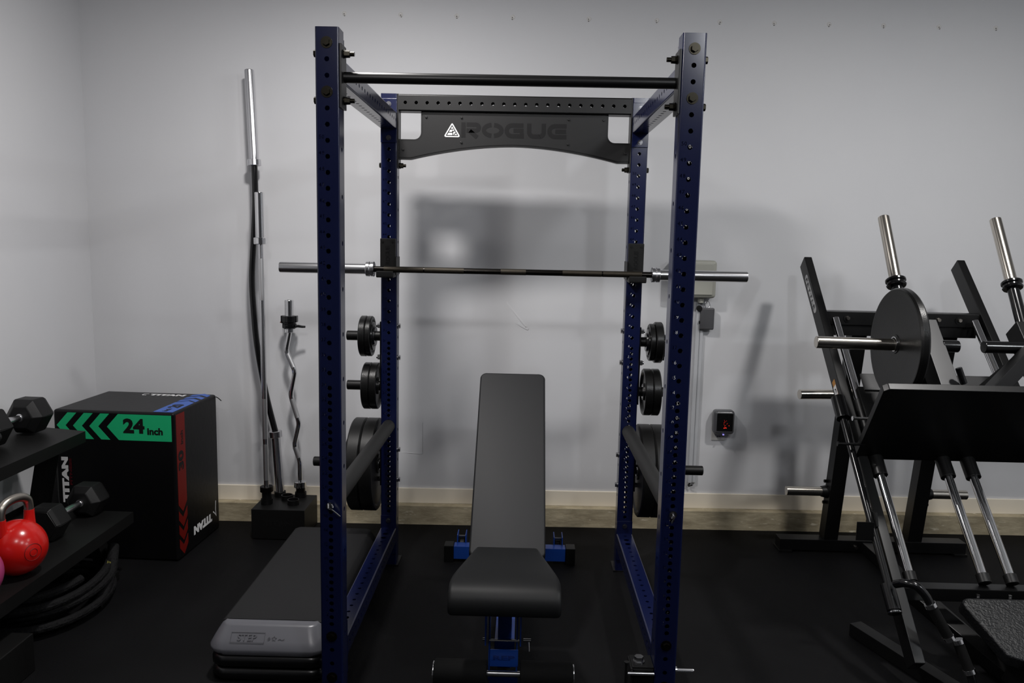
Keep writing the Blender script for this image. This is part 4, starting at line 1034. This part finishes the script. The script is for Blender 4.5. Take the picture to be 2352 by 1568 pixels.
b = B().bb(1.385, 1.452, 0.395, 0.401, 0.485, 0.560, 0.001); obj('stop_flag', b, 'black', lp)
b = B().prism([(0, 0), (0.06, -0.01), (0.09, 0.04), (0.05, 0.09), (0, 0.07)], onrail(1.4765, 0.475, 0.020), dr, nr, -0.008); hk = obj('stop_hook', b, 'black', lp)
obj('hook_label', B().prism([(0.02, 0.02), (0.045, 0.02), (0.045, 0.032), (0.02, 0.032)], onrail(1.4683, 0.475, 0.030), dr, nr, -0.0008), 'white', hk)
for (x, y, z, m_) in ((1.45, 0.66, 0.915, 'chrome'), (1.395, 0.66, 0.805, 'black')):
    obj('catch_pin', B().cyl((x, y, z), (x + 0.11, y, z), 0.006, 14).cyl((x - 0.004, y, z), (x + 0.002, y, z), 0.010, 14), m_, lp)
# release handles
def pts3(L_): return smooth([V(p) for p in L_])
b = B().tube(pts3([(1.470, 0.225, 0.385), (1.485, 0.19, 0.405), (1.515, 0.165, 0.405), (1.545, 0.15, 0.375), (1.560, 0.14, 0.345)]), 0.0155, 16); obj('release_lever', b, 'gloss', lp)
h0 = V((1.560, 0.140, 0.345)); h1 = V((1.625, 0.120, 0.232))
g = obj('release_grip', B().cyl(h0, h1, 0.0190, 24), 'foam', lp)
for p in (0.0, 1.0):
    q = h0.lerp(h1, p); d = (h1 - h0).normalized(); obj('grip_ring', B().cyl(q - d * 0.008, q + d * 0.008, 0.0210, 24, bev=0.001), 'chrome', g)
h0 = V((1.655, 0.115, 0.222)); h1 = V((1.690, 0.085, 0.125))
g = obj('side_grip', B().cyl(h0, h1, 0.0185, 24), 'foam', lp)
for p in (0.0, 1.0):
    q = h0.lerp(h1, p); d = (h1 - h0).normalized(); obj('grip_ring', B().cyl(q - d * 0.008, q + d * 0.008, 0.0205, 24, bev=0.001), 'chrome', g)
b = B().tube(pts3([(1.690, 0.085, 0.125), (1.698, 0.078, 0.095), (1.704, 0.070, 0.055)]), 0.0145, 16); obj('grip_bend', b, 'gloss', lp)
obj('seat_base_plate', B().bb(1.62, 2.05, -0.02, 0.11, 0.048, 0.056, 0.001), 'black', lp)
g = obj('lower_grip', B().cyl((1.70, 0.02, 0.04), (1.87, 0.02, 0.04), 0.0185, 24), 'foam', lp)
for x in (1.705, 1.80): obj('grip_ring', B().cyl((x - 0.010, 0.02, 0.04), (x + 0.010, 0.02, 0.04), 0.0205, 24), 'chrome', g)
# seat pad
padn = V((0, -0.50, 0.87)).normalized(); pu = V((1, 0, 0)); pv = padn.cross(pu)
b = B().prism([(0.03, 0), (0.47, 0), (0.492, -0.008), (0.50, -0.03), (0.46, -0.24), (0.42, -0.26), (0.12, -0.26), (0.07, -0.24), (0.0, -0.03), (0.008, -0.008)], V((1.725, 0.250, 0.330)) - padn * 0.055, pu, pv, 0.055, 0.010)
obj('seat_pad', b, 'leather', lp, 50)
obj('hand_lever', B().cyl((1.745, 0.440, 1.172), (1.768, 0.432, 1.110), 0.0125, 20, bev=0.003), 'gloss', lp)
obj('pad_support', B().bb(1.86, 2.02, 0.02, 0.26, 0.05, 0.20, 0.003), 'black', lp)
for x in (1.80, 1.92): obj('pad_bolt', B().cyl((x, 0.262, 0.318), (x, 0.262, 0.336), 0.006, 10), 'chrome', lp)
# floor frame
obj('floor_tube', B().bar((1.49, 0.58, 0.03), (1.72, -0.05, 0.03), 0.06, 0.055), 'black', lp)
obj('diagonal_tube', B().bar((1.66, 0.50, 0.24), (1.90, 0.16, 0.06), 0.06, 0.055), 'black', lp)
obj('centre_tube', B().bar((LX, 1.50, 0.035), (LX, -0.10, 0.035), 0.06, 0.055), 'black', lp)
plate(1.604, 1.2395, 0.600, 0.2275, 0.040, -1, 'iron', 'large black weight plate loaded on the leg press horn', 'flat', hole=0.0262)

# ================================================================== THINGS ON THE WALL
def wy(x): return WY(x)
x0, x1 = 0.872, 1.117; y = wy(1.0)
t = thing('control_box', 'beige plastic control box high on the wall behind the rack', 'electrical box', (1.0, y, 1.33))
obj('housing', B().box((0.995, y - 0.042, 1.431), (0.245, 0.080, 0.207), Matrix.Rotation(0.02, 3, 'Z'), 0.018, 4), 'beige', t, 50)
obj('lid', B().box((0.995, y - 0.085, 1.431), (0.205, 0.010, 0.170), Matrix.Rotation(0.02, 3, 'Z'), 0.004), 'beige', t)
b = B().cyl((1.046, y - 0.035, 1.328), (1.046, y - 0.035, 1.300), 0.017, 20); obj('cable_gland', b, 'beige', t)
t = thing('wall_conduit', 'pale cable conduit running down the wall from the beige box', 'conduit', (1.045, y, 0.25))
y2 = wy(1.045)
b = B().box((1.040, y2 - 0.0125, 0.78), (0.022, 0.024, 1.04), None, 0.004); b.box((1.063, y2 - 0.0085, 0.78), (0.022, 0.016, 1.04), None, 0.004)
obj('duct', b, 'conduit', t)
obj('cable_end', B().tube([(1.040, y2 - 0.012, 0.262), (1.036, y2 - 0.016, 0.238), (1.052, y2 - 0.030, 0.250)], 0.004, 8).tube([(1.040, y2 - 0.012, 0.25), (1.028, y2 - 0.02, 0.246)], 0.003, 8), 'ink', t)
t = thing('hanging_remote', 'small dark grey remote hanging under the beige box', 'remote control', (1.085, y2 - 0.03, 1.15))
obj('case', B().box((1.087, y2 - 0.030, 1.210), (0.078, 0.024, 0.122), None, 0.008, 3), 'grey', t, 50)
obj('side_button', B().cyl((1.047, y2 - 0.03, 1.19), (1.043, y2 - 0.03, 1.19), 0.008, 12), 'ink', t)
b = B(); b.tube(smooth([(1.078, y2 - 0.03, 1.270), (1.072, y2 - 0.03, 1.300), (1.090, y2 - 0.03, 1.308), (1.100, y2 - 0.03, 1.285), (1.092, y2 - 0.03, 1.270)]), 0.0018, 8); obj('wire_loop', b, 'steel', t)
tag(obj('wall_plug', B().cyl((1.040, y2 - 0.026, 1.268), (1.040, y2 - 0.045, 1.268), 0.016, 20, bev=0.003), 'ink'), 'round black plug above the grey remote on the wall', 'plug')
y3 = wy(1.2)
t = thing('power_outlet', 'white wall socket under the little plug-in heater', 'power outlet', (1.20, y3, 0.54))
obj('cover_plate', B().box((1.192, y3 - 0.003, 0.566), (0.078, 0.006, 0.112), None, 0.002), 'whitep', t)
obj('socket_slot', B().bb(1.188, 1.191, y3 - 0.0075, y3 - 0.004, 0.528, 0.538).bb(1.199, 1.202, y3 - 0.0075, y3 - 0.004, 0.530, 0.537), 'ink', t)
t = thing('plug_in_heater', 'dark grey plug-in heater glowing red in the wall socket', 'heater', (1.207, y3, 0.555))
obj('case', B().box((1.207, y3 - 0.040, 0.628), (0.118, 0.066, 0.138), None, 0.020, 4), 'dgrey', t, 50)
sc = obj('glass_window', B().box((1.209, y3 - 0.0735, 0.632), (0.090, 0.006, 0.100), None, 0.002), 'screen', t)
b = B(); b2 = B()
for k in range(20):
    f_ = random.random(); px = 1.209 + random.gauss(0, 0.010 * (1 - 0.4 * f_)); pz = 0.598 + 0.055 * f_ ** 1.5
    (b if f_ < 0.45 else b2).box((px, y3 - 0.0768, pz), (0.0018, 0.001, 0.0018 + 0.002 * random.random()))
obj('ember_glow', b, 'ember', sc); obj('ember_sparks', b2, 'ember2', sc)
obj('indicator_light', B().cyl((1.205, y3 - 0.068, 0.5602), (1.205, y3 - 0.068, 0.5570), 0.005, 12), 'led', t)
